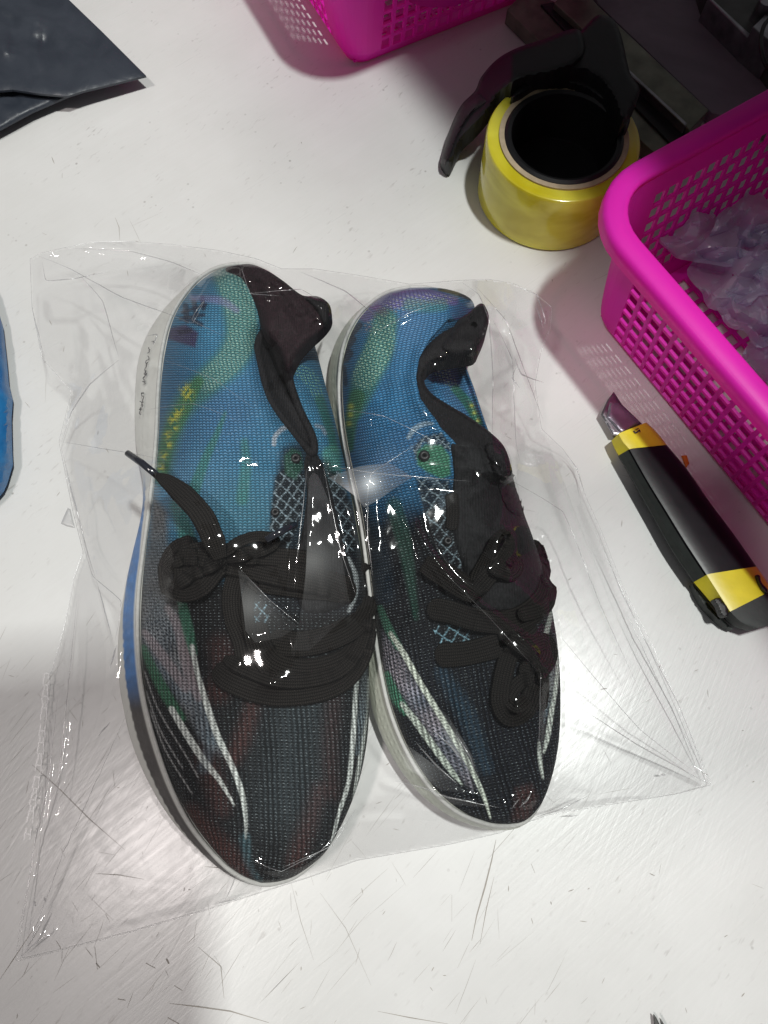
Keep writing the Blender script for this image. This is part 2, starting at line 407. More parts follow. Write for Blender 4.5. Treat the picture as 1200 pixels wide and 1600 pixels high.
strip_set('scratch', dark, MT['grime'], 0.00012, table)
pale = []
for i in range(150):
    pale.append((rnd_line(rng.uniform(-20, 900), rng.uniform(950, 1620), rng.uniform(20, 110), math.radians(-52 + rng.normal(0, 10)), 0.02), rng.uniform(.0001, .00025)))
for i in range(50):
    pale.append((rnd_line(rng.uniform(0, 1200), rng.uniform(150, 1600), rng.uniform(10, 70), rng.uniform(0, 3.1), 0.05), rng.uniform(.0001, .00022)))
strip_set('fine_scratch', pale, MT['grime2'], 0.00008, table)

# ------------------------------------------------------------------ generic builders
ZF = np.zeros((401, 301))                       # height of what lies on the table, sampled every 4 px of the view
def splat(px, py, z):
    ix = np.clip(np.round(px / 4).astype(int), 0, 300); iy = np.clip(np.round(py / 4).astype(int), 0, 400)
    np.maximum.at(ZF, (iy, ix), z)
def zf(px, py):
    x = np.clip(np.asarray(px, float) / 4, 0, 299.99); y = np.clip(np.asarray(py, float) / 4, 0, 399.99)
    xi = x.astype(int); yi = y.astype(int); fx = x - xi; fy = y - yi
    return (ZF[yi, xi] * (1 - fx) + ZF[yi, xi + 1] * fx) * (1 - fy) + (ZF[yi + 1, xi] * (1 - fx) + ZF[yi + 1, xi + 1] * fx) * fy

def pillow(name, poly, zfun, h, edge, mat, parent=None, depth=0.004, step=4, n=90, seed=None, amp=0, scale=30, sharp=2.0, do_splat=True, straight=False):
    """a padded piece: outline given where it lies, zfun = height of its rim, h = how far it swells, depth = its thickness"""
    if straight:
        pp = np.asarray(poly, float); out = []
        for i in range(len(pp)):
            a, b = pp[i], pp[(i + 1) % len(pp)]; k = max(1, int(np.linalg.norm(b - a) / (step * 1.2)))
            out += [a + (b - a) * t / k for t in range(k)]
        ol = np.array(out)
    else: ol = smooth_path(poly, n, closed=True)
    x0, y0 = ol.min(0); x1, y1 = ol.max(0)
    g = np.stack(np.meshgrid(np.arange(x0, x1, step), np.arange(y0, y1, step)), -1).reshape(-1, 2)
    g = g + rng.uniform(-.15, .15, g.shape) * step
    d = sdf(g, ol); g = g[d > step * 0.55]
    pts = np.vstack([ol, g]); m_ = len(ol)
    vs, es, fs, *_ = delaunay_2d_cdt([Vector(p) for p in pts], [(i, (i + 1) % m_) for i in range(m_)], [], 1, 1e-4)
    vs = np.array([tuple(v) for v in vs])
    dd = np.clip(sdf(vs, ol), 0, None); t = np.clip(dd / edge, 0, 1)
    prof = (1 - (1 - t) ** sharp) ** (1 / sharp)
    z = zfun(vs[:, 0], vs[:, 1]) + h * prof
    if seed is not None: z = z + amp * crumple(vs[:, 0], vs[:, 1], seed, scale) * t
    W = at(vs[:, 0], vs[:, 1], z)
    if do_splat:
        splat(vs[:, 0], vs[:, 1], z)
    faces = [tuple(f) for f in fs]
    # orient upwards, then skirt
    out = []
    for f in faces:
        a, b, c = W[f[0]], W[f[1]], W[f[2]]
        if np.cross(b - a, c - a)[2] < 0: f = f[::-1]
        out.append(f)
    cnt = {}
    for f in out:
        for i in range(3): cnt[(f[i], f[(i + 1) % 3])] = 1
    bd = [e for e in cnt if (e[1], e[0]) not in cnt]
    V = [tuple(p) for p in W]; low = {}
    for a, b in bd:
        for k in (a, b):
            if k not in low: low[k] = len(V); V.append((W[k][0], W[k][1], max(0.0002, W[k][2] - depth)))
        out.append((b, a, low[a], low[b]))
    o = mesh(name, V, out, mat, parent)
    es_ = o.modifiers.new('edge', 'EDGE_SPLIT'); es_.split_angle = math.radians(50)
    return o

def ribbon(name, path, width, mat, parent, ridges=None, thick=0.0015, n=None, tilt=None, taper=None, uvs=True, onto=True, lift=0.0012):
    """a flat braided lace. path rows: px, py, height above what lies beneath (m), roll angle in degrees"""
    p = np.asarray(path, float)
    if p.shape[1] == 3: p = np.c_[p, np.zeros(len(p))]
    L = np.linalg.norm(np.diff(p[:, :2], axis=0), axis=1).sum()
    n = n or max(12, int(L / 3))
    r_ = smooth_path(p, n)
    base = zf(r_[:, 0], r_[:, 1]) if onto else 0
    if onto:                                    # lie over the bumps rather than follow every one
        for _ in range(4):
            bb = np.r_[base[0], base, base[-1]]; base = np.maximum(base * 0.5 + 0.5 * base, (bb[:-2] + bb[1:-1] + bb[2:]) / 3)
    z = base + r_[:, 2] + lift
    W = at(r_[:, 0], r_[:, 1], z)
    T = np.gradient(W, axis=0); T /= np.linalg.norm(T, axis=1)[:, None] + 1e-12
    up = np.array([0, 0, 1.0]); side = np.cross(T, up); side /= np.linalg.norm(side, axis=1)[:, None] + 1e-9
    nr = np.cross(side, T)
    ang = np.radians(r_[:, 3]); ca, sa = np.cos(ang)[:, None], np.sin(ang)[:, None]
    sd = side * ca + nr * sa; nn = nr * ca - side * sa
    ridges = ridges or max(3, int(round(width / .00135))); m_ = ridges * 5
    us = np.linspace(-1, 1, m_ + 1)
    prof = (0.6 + 0.4 * np.abs(np.sin((us + 1) * 0.5 * math.pi * ridges))) * np.sqrt(np.clip(1 - us ** 6, 0.0, 1))
    tp = np.interp(np.linspace(0, 1, n), [0, .03, .07, .94, .98, 1], [.35, .85, 1, 1, .8, .3]) if taper is None else np.interp(np.linspace(0, 1, n), *zip(*taper))
    ring = []
    jit = 1 + 0.05 * (vnoise(np.arange(n) * 1.0, np.full(n, width * 9e3), 7) - .5)
    for k in range(m_ + 1): ring.append(W + sd * (us[k] * width / 2 * tp * jit)[:, None] + nn * (prof[k] * thick * 0.5 * np.minimum(1, tp + .3))[:, None])
    for k in range(m_ - 1, 0, -1): ring.append(W + sd * (us[k] * width / 2 * tp * jit)[:, None] - nn * (prof[k] * thick * 0.5 * np.minimum(1, tp + .3))[:, None])
    R_ = len(ring); V = np.stack(ring, 1).reshape(-1, 3)
    i, j = np.meshgrid(np.arange(n - 1), np.arange(R_), indexing='ij')
    q = np.stack([(i * R_ + j), (i * R_ + (j + 1) % R_), ((i + 1) * R_ + (j + 1) % R_), ((i + 1) * R_ + j)], -1).reshape(-1, 4)
    fs = [tuple(f) for f in q]; fs.append(tuple(range(R_))); fs.append(tuple((n - 1) * R_ + k for k in range(R_ - 1, -1, -1)))
    o = mesh(name, V, fs, mat, parent)
    if uvs:
        s = np.r_[0, np.cumsum(np.linalg.norm(np.diff(W, axis=0), axis=1))] * 1000
        uu = np.r_[us, us[-2:0:-1]] * width * 500
        vu = np.tile(uu, n); vv = np.repeat(s, R_)
        uvl = o.data.uv_layers.new(name='UVMap'); li = np.zeros(len(o.data.loops), np.int32); o.data.loops.foreach_get('vertex_index', li)
        uvl.data.foreach_set('uv', np.stack([vu[li], vv[li]], 1).ravel())
    dense = at; splat(r_[:, 0], r_[:, 1], z + thick / 2)
    wpx = width * F / 0.34
    for k in (-.35, .35):
        gxp = np.gradient(r_[:, 0]); gyp = np.gradient(r_[:, 1]); gl = np.hypot(gxp, gyp) + 1e-9
        splat(r_[:, 0] - gyp / gl * wpx * k * np.cos(ang), r_[:, 1] + gxp / gl * wpx * k * np.cos(ang), z + thick / 2)
    return o

def tube(name, pts, rad, mat, parent=None, seg=10, n=None, closed=False):
    """round tube along world points; rad a number or a list"""
    p = np.asarray(pts, float)
    if n: p = smooth_path3(p, n)
    k = len(p); rr_ = np.interp(np.linspace(0, 1, k), np.linspace(0, 1, len(rad)), rad) if hasattr(rad, '__len__') else np.full(k, rad)
    T = np.gradient(p, axis=0); T /= np.linalg.norm(T, axis=1)[:, None] + 1e-12
    a = np.cross(T, [0.13, 0.21, 1.0]); a /= np.linalg.norm(a, axis=1)[:, None] + 1e-12; b = np.cross(T, a)
    th = np.linspace(0, 2 * math.pi, seg, endpoint=False)
    V = (p[:, None] + rr_[:, None, None] * (a[:, None] * np.cos(th)[None, :, None] + b[:, None] * np.sin(th)[None, :, None])).reshape(-1, 3)
    fs = [(i * seg + j, i * seg + (j + 1) % seg, (i + 1) * seg + (j + 1) % seg, (i + 1) * seg + j) for i in range(k - 1) for j in range(seg)]
    fs += [tuple(range(seg))[::-1], tuple((k - 1) * seg + j for j in range(seg))]
    return mesh(name, V, fs, mat, parent)
def smooth_path3(p, n):
    q = smooth_path(np.c_[p[:, 0], p[:, 1], p[:, 2]], n); return q

# ------------------------------------------------------------------ shoes
def paint(col, P, pts, width, c, alpha=1.0, soft=2.0):
    """print a band of colour c along pts (rows x, y); width a number or one per point"""
    pts = np.asarray(pts, float)
    if len(pts) > 2: 
        w_ = np.full(len(pts), width) if not hasattr(width, '__len__') else np.asarray(width, float)
        r_ = smooth_path(np.c_[pts, w_], 40); pts, w_ = r_[:, :2], r_[:, 2]
    else: w_ = np.full(len(pts), width) if not hasattr(width, '__len__') else np.asarray(width, float)
    bb = (P[:, 0] > pts[:, 0].min() - 60) & (P[:, 0] < pts[:, 0].max() + 60) & (P[:, 1] > pts[:, 1].min() - 60) & (P[:, 1] < pts[:, 1].max() + 60)
    ii = np.where(bb)[0]; d, t = seg_dist(P[ii], pts); hw = np.interp(t, np.linspace(0, 1, len(w_)), w_) / 2
    a = alpha * (1 - sm(hw - soft * .5, hw + soft, d))
    col[ii] = col[ii] * (1 - a[:, None]) + lin(c) * a[:, None]
    return ii, a
def paint_dots(col, P, pts, width, c, alpha, pitch=(5, 4), soft=3, thr=.45, skew=0.3):
    tmp = np.zeros((len(P), 3)); 
    before = col.copy(); paint(col, P, pts, width, c, alpha, soft)
    x = P[:, 0] + skew * P[:, 1]; y = P[:, 1] - skew * P[:, 0]
    k = np.floor(y / pitch[1]); on = (((x + (k % 2) * pitch[0] / 2) / pitch[0]) % 1 < 0.6) & ((y / pitch[1]) % 1 < thr)
    col[~on] = before[~on]
def paint_poly(col, P, poly, c, alpha=1.0, soft=3.0):
    d = sdf(P, np.asarray(poly, float)); a = alpha * sm(-soft, soft, d)
    col[:] = col * (1 - a[:, None]) + lin(c) * a[:, None]
def net(col, P, poly, c=(150, 170, 180), sp=(13, 15), ang=(35, -48), wd=1.4, alpha=.8, ground=(22, 27, 32)):
    poly = np.asarray(poly, float)
    paint_poly(col, P, poly, ground, .8, 3)
    d = sdf(P, poly); m_ = d > 0
    wob = 3 * (vnoise(P[:, 0], P[:, 1], 12) - .5)
    for s_, a_ in zip(sp, ang):
        a_ = math.radians(a_); t = ((P[:, 0] * math.cos(a_) + P[:, 1] * math.sin(a_) + wob) / s_) % 1 * s_
        k = m_ & (np.minimum(t, s_ - t) < wd / 2 * 1.3); al = alpha * (0.6 + 0.7 * vnoise(P[:, 0], P[:, 1], 5))[k, None]
        al = np.clip(al, 0, 1); col[k] = col[k] * (1 - al) + lin(c) * al

def build_upper(parent, Lp, Rp, z0, ztab, paint_fn, relief, hole, rib_fn, nt_=560, ns_=280, power=2.5):
    L_ = smooth_path(Lp, nt_); R_ = smooth_path(Rp, nt_)
    # even spacing in t but denser at both ends
    s = np.linspace(0, 1, ns_)
    pxy = L_[:, None, :] * (1 - s)[None, :, None] + R_[:, None, :] * s[None, :, None]
    t = np.linspace(0, 1, nt_)
    zt = np.interp(t, *zip(*ztab)); 
    for _ in range(30): zt[1:-1] = (zt[:-2] + zt[1:-1] + zt[2:]) / 3
    cap = np.minimum(1, np.minimum(t / 0.075, (1 - t) / 0.11)); cap = np.sqrt(np.clip(1 - (1 - cap) ** 2, 0, 1))
    prof = np.clip(1 - np.abs(2 * s - 1) ** power, 0, 1) ** (1 / 2.0)
    z = z0 + (zt[:, None] - z0) * cap[:, None] * prof[None, :]
    Pf = pxy.reshape(-1, 2); zfl = z.ravel()
    ed = (cap[:, None] * prof[None, :]).ravel()
    zfl = zfl + relief(Pf) * sm(0.1, 0.6, ed)
    W = at(Pf[:, 0], Pf[:, 1], zfl)
    idx = np.arange(nt_ * ns_).reshape(nt_, ns_)
    q = np.stack([idx[:-1, :-1].ravel(), idx[1:, :-1].ravel(), idx[1:, 1:].ravel(), idx[:-1, 1:].ravel()], 1)
    if hole is not None:
        c_ = Pf[q].mean(1); q = q[~inside(c_, np.asarray(hole, float))]
    o = mesh('upper', W, q, MT['knit'], parent)
    col = np.zeros((len(Pf), 3)); paint_fn(col, Pf)
    me = o.data
    a = me.attributes.new('print', 'FLOAT_COLOR', 'POINT'); a.data.foreach_set('color', np.c_[col, np.ones(len(col))].ravel())
    b = me.attributes.new('rib', 'FLOAT', 'POINT'); b.data.foreach_set('value', rib_fn(Pf))
    # uv in millimetres along and across the shoe
    G = W.reshape(nt_, ns_, 3)
    mid = G[:, ns_ // 2]; sv = np.r_[0, np.cumsum(np.linalg.norm(np.diff(mid, axis=0), axis=1))] * 1000
    flat = np.linalg.norm(np.diff(G, axis=1), axis=2); su = np.concatenate([np.zeros((nt_, 1)), np.cumsum(flat, 1)], 1)
    su = (su - su[:, ns_ // 2:ns_ // 2 + 1]) * 1000
    uv = np.stack([su.ravel(), np.repeat(sv, ns_)], 1)
    uvl = me.uv_layers.new(name='UVMap'); li = np.zeros(len(me.loops), np.int32); me.loops.foreach_get('vertex_index', li)
    uvl.data.foreach_set('uv', uv[li].ravel())
    splat(Pf[:, 0], Pf[:, 1], zfl)
    return o

def build_sole(parent, top, out, zt, zm, paint_fn, n=700, groove=0.0):
    """midsole: from the welt (top outline) over the widest line (out outline) down to the table"""
    T_ = smooth_path(top, n, closed=True); O_ = smooth_path(out, n, closed=True)
    rows = []; meta = []
    def wpt(o2, z): return at(o2[:, 0], o2[:, 1], z)
    A = wpt(T_, zt); B = wpt(O_, zm)
    cen = A.mean(0)
    base = B.copy(); base[:, 2] = 0.0004; base[:, :2] = cen[:2] + (base[:, :2] - cen[:2]) * 0.965
    K = 26
    for k in range(K + 1):
        f = k / K
        bul = math.sin(f * math.pi) * 0.0016
        r_ = A * (1 - f) + B * f; dr = r_[:, :2] - cen[:2]; dr /= np.linalg.norm(dr, axis=1)[:, None]
        r_[:, :2] += dr * bul; rows.append(r_); meta.append(f)
    for k in range(1, 9):
        f = k / 8; r_ = B * (1 - f) + base * f; dr = r_[:, :2] - cen[:2]; dr /= np.linalg.norm(dr, axis=1)[:, None]
        r_[:, :2] += dr * 0.0012 * math.sin(f * math.pi); rows.append(r_); meta.append(1 + f)
    G = np.stack(rows); m_ = len(rows)
    if groove:
        ii = np.arange(n); on = (np.sin(ii * 2 * math.pi / 5.0) > 0)
        for k in (9, 10, 11, 12, 15, 16, 17): G[k, on, :2] -= ((G[k, on, :2] - cen[:2]) / np.linalg.norm(G[k, on, :2] - cen[:2], axis=1)[:, None]) * groove
    V = G.reshape(-1, 3); idx = np.arange(m_ * n).reshape(m_, n); j = np.roll(idx, -1, axis=1)
    q = np.stack([idx[:-1].ravel(), j[:-1].ravel(), j[1:].ravel(), idx[1:].ravel()], 1)
    o = mesh('midsole', V, q, MT['sole'], parent)
    bm = bmesh.new(); bm.from_mesh(o.data); bm.verts.ensure_lookup_table()
    bm.faces.new([bm.verts[int(i)] for i in idx[0]]); bm.faces.new([bm.verts[int(i)] for i in idx[-1][::-1]])
    bmesh.ops.recalc_face_normals(bm, faces=bm.faces); bm.to_mesh(o.data); bm.free()
    pxy = np.stack([T_ * (1 - min(1, f)) + O_ * min(1, f) for f in meta]).reshape(-1, 2)
    col = paint_fn(pxy, np.repeat(np.array(meta), n))
    a = o.data.attributes.new('print', 'FLOAT_COLOR', 'POINT'); a.data.foreach_set('color', np.c_[col, np.ones(len(col))].ravel())
    splat(pxy[:, 0], pxy[:, 1], V[:, 2])
    # welt line round the foot of the upper
    w_ = at(T_[:, 0], T_[:, 1], zt + 0.0008); w_ = np.vstack([w_, w_[:1]])
    tube('welt', w_, 0.0011, MT['white_thread'], parent, 6)
    return o

# ---------------- left shoe
LA = thing('sneaker', 'left sneaker with a thick lace knot and a lace tip sticking out left', 'sneaker', tuple(at(390, 900, 0)), 'pair of printed sneakers in the clear bag')
L_left = [(372, 414), (335, 424), (300, 452), (272, 496), (258, 550), (251, 610), (248, 680), (243, 740), (236, 800), (228, 860), (222, 920), (220, 980), (223, 1040), (232, 1100), (250, 1170), (275, 1235), (305, 1290), (345, 1340), (375, 1366), (408, 1380)]
L_right = [(372, 414), (410, 420), (446, 446), (474, 490), (492, 540), (508, 600), (524, 660), (540, 730), (553, 800), (565, 870), (573, 940), (576, 1020), (577, 1100), (573, 1160), (561, 1220), (538, 1280), (508, 1332), (468, 1365), (438, 1377), (408, 1380)]
L_slit = [(412, 520), (402, 545), (412, 590), (422, 625), (448, 662), (478, 700), (490, 708), (488, 682), (468, 640), (454, 600), (447, 560), (432, 530)]
def L_relief(P):
    d, t = seg_dist(P, [(415, 530), (425, 590), (452, 650), (490, 715), (512, 800), (520, 900)])
    z = -0.010 * np.exp(-(d / 22) ** 2) * (1 - 0.6 * t)
    d2, _ = seg_dist(P, [(300, 560), (395, 620), (440, 700)]); z += 0.002 * np.exp(-(d2 / 40) ** 2)
    d3, _ = seg_dist(P, [(250, 740), (330, 720), (420, 740)]); z -= 0.0015 * np.exp(-(d3 / 22) ** 2)
    for pl, a_, w_ in (([(330, 1320), (400, 1250), (420, 1180)], -.0016, 18), ([(500, 1330), (470, 1250), (480, 1150)], -.0014, 20), ([(420, 1350), (430, 1290)], .0012, 14), ([(250, 900), (330, 1010)], -.001, 25)):
        d4, _ = seg_dist(P, pl); z += a_ * np.exp(-(d4 / w_) ** 2)
    return z + 0.0016 * (vnoise(P[:, 0], P[:, 1], 60) - .5)
BLUE = (68, 132, 168); DARK = (16, 17, 19)
def mottle(col, P, poly, light=(110, 112, 114), dark_=(30, 33, 40), soft=8, seed=0, pitch=5.2):
    d = sdf(P, np.asarray(poly, float)); a = sm(-soft, soft, d)
    x = P[:, 0] * .92 + P[:, 1] * .38; y = P[:, 1] * .92 - P[:, 0] * .38
    k = np.floor(y / pitch); on = (((x + (k % 2) * 4 + 3 * vnoise(x, y, 9)) / 8) % 1 < .55) & ((y / pitch) % 1 < .5)
    c = np.where(on[:, None], lin(dark_), lin(light) * (0.55 + 0.9 * vnoise(P[:, 0] + seed, P[:, 1], 22))[:, None])
    tint = vnoise(P[:, 0] + 500, P[:, 1], 34)[:, None]; c = c * (1 - .35 * tint) + lin((70, 105, 125)) * (.35 * tint) * np.where(on, .4, 1)[:, None]
    col[:] = col * (1 - a[:, None]) + c * a[:, None]
def L_paint(col, P):
    n1 = vnoise(P[:, 0], P[:, 1], 70); n2 = vnoise(P[:, 0] + 400, P[:, 1], 26)
    col[:] = lin(BLUE) * (0.75 + 0.35 * n1 + 0.25 * (n2 - .5))[:, None]
    # lavender and deep-blue clouds, teal lower down
    for c, a, (x, y, sx, sy) in (((92, 122, 178), .3, (350, 650, 60, 70)), ((44, 104, 150), .5, (270, 580, 40, 90)), ((40, 90, 138), .5, (430, 560, 40, 60)),
                                 ((110, 150, 185), .5, (300, 760, 60, 50)), ((75, 128, 146), .75, (390, 800, 90, 60)), ((72, 120, 150), .6, (440, 760, 30, 60)), ((84, 112, 170), .25, (265, 680, 30, 50))):
        w_ = a * np.exp(-((P[:, 0] - x) / sx) ** 2 - ((P[:, 1] - y) / sy) ** 2); col[:] = col * (1 - w_[:, None]) + lin(c) * w_[:, None]
    dk = sm(800, 905, P[:, 1] + 0.10 * (P[:, 0] - 400) + 50 * (n2 - .5)); col[:] = col * (1 - dk[:, None]) + lin(DARK) * dk[:, None]
    # green scarf with lighter dots and yellow knots
    G = [(352, 420), (372, 470), (378, 520), (362, 560), (325, 595), (290, 630), (268, 675), (252, 745)]
    paint(col, P, G, [40, 48, 46, 44, 38, 32, 28, 22], (74, 130, 116), .75, 12)
    paint_dots(col, P, G[:5], [38, 44, 42, 38, 32], (158, 194, 180), .85, (6.5, 5), 4)
    paint(col, P, [(310, 596), (285, 640), (262, 690), (252, 745)], [14, 22, 20, 16], (70, 128, 84), .8, 5)
    for x, y, r_ in ((291, 610, 14), (294, 618, 11), (281, 640, 10), (270, 655, 11), (272, 668, 9), (262, 680, 9), (264, 695, 8), (256, 712, 9), (252, 730, 8), (276, 648, 8)):
        a = .9 * np.exp(-((P[:, 0] - x) ** 2 + (P[:, 1] - y) ** 2) / (r_ * .62) ** 2) * (vnoise(P[:, 0], P[:, 1], 3.5) > .42); col[:] = col * (1 - a[:, None]) + lin((206, 205, 78)) * a[:, None]
    paint(col, P, [(352, 645), (338, 680), (322, 715), (302, 768)], [3, 8, 12, 18], (66, 132, 112), .65, 4)
    paint(col, P, [(382, 690), (384, 730), (378, 780)], [8, 14, 16], (76, 140, 118), .5, 6)
    paint(col, P, [(276, 790), (292, 840), (288, 900)], [18, 22, 18], (60, 122, 92), .6, 8)
    # dark print near the heel
    for pl, w_ in (([(290, 478), (292, 500)], 8), ([(303, 470), (306, 490)], 7), ([(316, 465), (318, 482)], 6), ([(285, 488), (322, 476)], 4), ([(282, 498), (318, 492)], 5), ([(300, 500), (314, 507)], 7)):
        paint(col, P, pl, w_, (34, 44, 70), .8, 2)
    paint_poly(col, P, [(266, 512), (290, 507), (310, 520), (305, 543), (285, 537), (262, 530)], (70, 56, 96), .9, 3)
    paint_poly(col, P, [(276, 516), (300, 512), (300, 520), (280, 524)], (40, 36, 60), .7, 2)
    paint(col, P, [(300, 465), (345, 470), (370, 485)], [6, 10, 6], (150, 140, 190), .5, 5)
    # right quarter
    paint_dots(col, P, [(458, 575), (482, 588), (500, 620)], [16, 22, 16], (140, 196, 176), .9, (6, 5), 3)
    paint(col, P, [(500, 625), (515, 670), (522, 700)], [14, 12, 10], (58, 120, 108), .8, 4)
    paint(col, P, [(518, 710), (524, 760)], [26, 18], (92, 158, 138), .7, 6)
    # throat: dark ground, pale arcs, net patches, green eyelet patch
    paint_poly(col, P, [(440, 700), (470, 690), (500, 715), (515, 720), (556, 800), (572, 900), (575, 960), (400, 960), (420, 860), (425, 780)], (30, 34, 40), .85, 9)
    paint(col, P, [(428, 694), (430, 682), (440, 671), (447, 668)], 6, (178, 186, 196), .8, 2)
    paint(col, P, [(494, 665), (503, 668), (508, 677)], 5, (150, 165, 180), .7, 2)
    net(col, P, [(430, 745), (448, 728), (476, 740), (474, 790), (462, 830), (446, 862), (420, 855), (424, 800)])
    net(col, P, [(512, 738), (530, 735), (548, 790), (556, 850), (545, 880), (530, 855), (520, 800)])
    net(col, P, [(386, 940), (416, 940), (420, 960), (410, 1005), (396, 985)], c=(140, 175, 190), alpha=.95)
    paint_poly(col, P, [(444, 712), (456, 700), (470, 706), (474, 730), (462, 750), (446, 742)], (52, 96, 80), .85, 3)
    paint(col, P, [(545, 872), (556, 900), (555, 930), (545, 955)], [3, 6, 6, 4], (190, 198, 200), .8, 2)
    # grey-pink mottled flank
    mottle(col, P, [(238, 775), (262, 800), (262, 850), (262, 940), (278, 960), (300, 1060), (330, 1120), (345, 1180), (318, 1160), (280, 1095), (240, 1040), (221, 1000), (223, 920), (232, 850)])
    paint(col, P, [(262, 950), (280, 985), (295, 1050), (310, 1090)], [8, 14, 16, 10], (140, 128, 132), .55, 4)
    paint(col, P, [(226, 988), (250, 1020), (290, 1075)], [8, 14, 12], (140, 128, 132), .55, 4)
    # stripes: green running into white
    paint(col, P, [(284, 940), (294, 985), (302, 1020)], [13, 16, 10], (56, 104, 84), .75, 3)
    paint(col, P, [(300, 1010), (308, 1050), (322, 1098), (340, 1150), (362, 1196), (378, 1240), (384, 1280), (384, 1310)], [7, 7, 9, 9, 8, 8, 5, 2], (176, 182, 178), .95, 1.5)
    paint(col, P, [(224, 1012), (240, 1048), (262, 1090), (284, 1122)], [8, 13, 15, 10], (52, 98, 74), .75, 4)
    paint(col, P, [(268, 1108), (292, 1148), (318, 1188), (342, 1218), (366, 1258)], [9, 10, 10, 7, 2], (180, 186, 182), .95, 1.5)
    paint(col, P, [(383, 1310), (388, 1350), (405, 1375)], [14, 10, 5], (70, 100, 108), .35, 6)
    for pl in ([(228, 1080), (250, 1140), (285, 1200)], [(226, 1050), (248, 1110), (290, 1180), (310, 1215)], [(234, 1110), (260, 1175), (300, 1240)]):
        ii, a = paint(col, P, pl, 2.0, (150, 150, 150), .55, 1.0)
    paint(col, P, [(562, 1020), (556, 1080), (552, 1150), (545, 1220), (530, 1270), (516, 1325)], [5, 6, 7, 6, 5, 2], (178, 184, 180), .95, 1.5)
    paint(col, P, [(576, 1060), (570, 1130), (562, 1190), (552, 1250)], [4, 6, 6, 2], (178, 184, 180), .9, 1.5)
    mottle(col, P, [(566, 1040), (574, 1030), (574, 1110), (562, 1180), (556, 1180), (560, 1110)], light=(96, 100, 100), soft=3)
    # rusty streaks in the vamp
    for pl, w_, a in (([(395, 1105), (380, 1150), (365, 1185)], [14, 22, 14], .55), ([(498, 1235), (480, 1290), (462, 1345)], [16, 24, 20], .5), ([(345, 1010), (352, 1050), (340, 1080)], 26, .35),
                      ([(300, 1270), (350, 1330), (380, 1365)], [20, 34, 22], .55), ([(320, 1180), (345, 1260)], 20, .4), ([(520, 1090), (515, 1180), (520, 1240)], [20, 16, 10], .35)):
        paint(col, P, pl, w_ if not hasattr(w_, '__len__') else [v * .6 for v in w_], (84, 46, 40), a * .7, 20)
    paint(col, P, [(330, 1160), (318, 1200)], 14, (90, 110, 120), .3, 8)
    d, _ = seg_dist(P, [(470, 1100), (450, 1250)]); a = .4 * np.exp(-(d / 60) ** 2); col[:] = col * (1 - a[:, None]) + lin((58, 68, 72)) * a[:, None]
def L_rib(P):
    return sm(980, 1080, P[:, 1] - .4 * (P[:, 0] - 400)) * 1.0
build_upper(LA, L_left, L_right, 0.024, [(0, .062), (.06, .072), (.2, .074), (.35, .068), (.5, .060), (.65, .052), (.8, .043), (.92, .036), (1, .030)], L_paint, L_relief, L_slit, L_rib)

L_top = [(372, 412), (330, 422), (296, 450), (267, 496), (253, 550), (247, 610), (244, 680), (239, 740), (232, 800), (224, 860), (217, 920), (215, 980), (218, 1040), (227, 1100), (246, 1170), (271, 1238), (301, 1294), (342, 1344), (374, 1369), (408, 1381), (438, 1378), (468, 1365), (505, 1330), (534, 1280), (556, 1220), (568, 1160), (572, 1100), (571, 1020), (568, 940), (560, 870), (548, 800), (535, 730), (519, 660), (503, 600), (487, 540), (469, 490), (441, 446), (408, 419)]
L_out = [(366, 425), (318, 436), (272, 466), (236, 512), (217, 560), (211, 620), (212, 690), (222, 750), (222, 800), (208, 860), (196, 915), (187, 975), (184, 1030), (190, 1090), (206, 1160), (235, 1228), (275, 1290), (325, 1340), (366, 1366), (406, 1378), (438, 1374), (466, 1362), (500, 1330), (530, 1280), (552, 1220), (564, 1160), (568, 1100), (567, 1020), (564, 940), (556, 870), (544, 800), (530, 730), (514, 660), (498, 600), (482, 540), (464, 492), (438, 456), (404, 430)]
def L_sole_paint(P, f):
    col = np.tile(lin((222, 222, 216)), (len(P), 1))
    # blue print low on the outer side, turning dark towards the toe
    y = P[:, 1]; side = (P[:, 0] < 330) | (y > 1300)
    lo = np.interp(y, [700, 800, 870, 950, 1020, 1100, 1400], [.55, .35, .15, .15, .12, .12, .15]); hi = np.interp(y, [700, 800, 870, 920, 1000, 1050, 1400], [.6, .8, 1.05, .85, .62, .58, .62])
    a = sm(lo - .04, lo + .04, f) * (1 - sm(hi - .04, hi + .04, f)) * sm(735, 800, y) * side
    c = lin((50, 120, 190))[None] * (1 - sm(1040, 1110, y))[:, None] + lin((58, 54, 56))[None] * sm(1040, 1110, y)[:, None]
    c = c * (0.8 + .35 * vnoise(P[:, 0], y, 6))[:, None]
    col = col * (1 - a[:, None]) + c * a[:, None]
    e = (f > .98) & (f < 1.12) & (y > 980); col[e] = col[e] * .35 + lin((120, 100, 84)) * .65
    a = sm(735, 700, y) * sm(560, 600, y) * 0
    return col
build_sole(LA, L_top, L_out, 0.0235, 0.010, L_sole_paint, groove=0.00035)

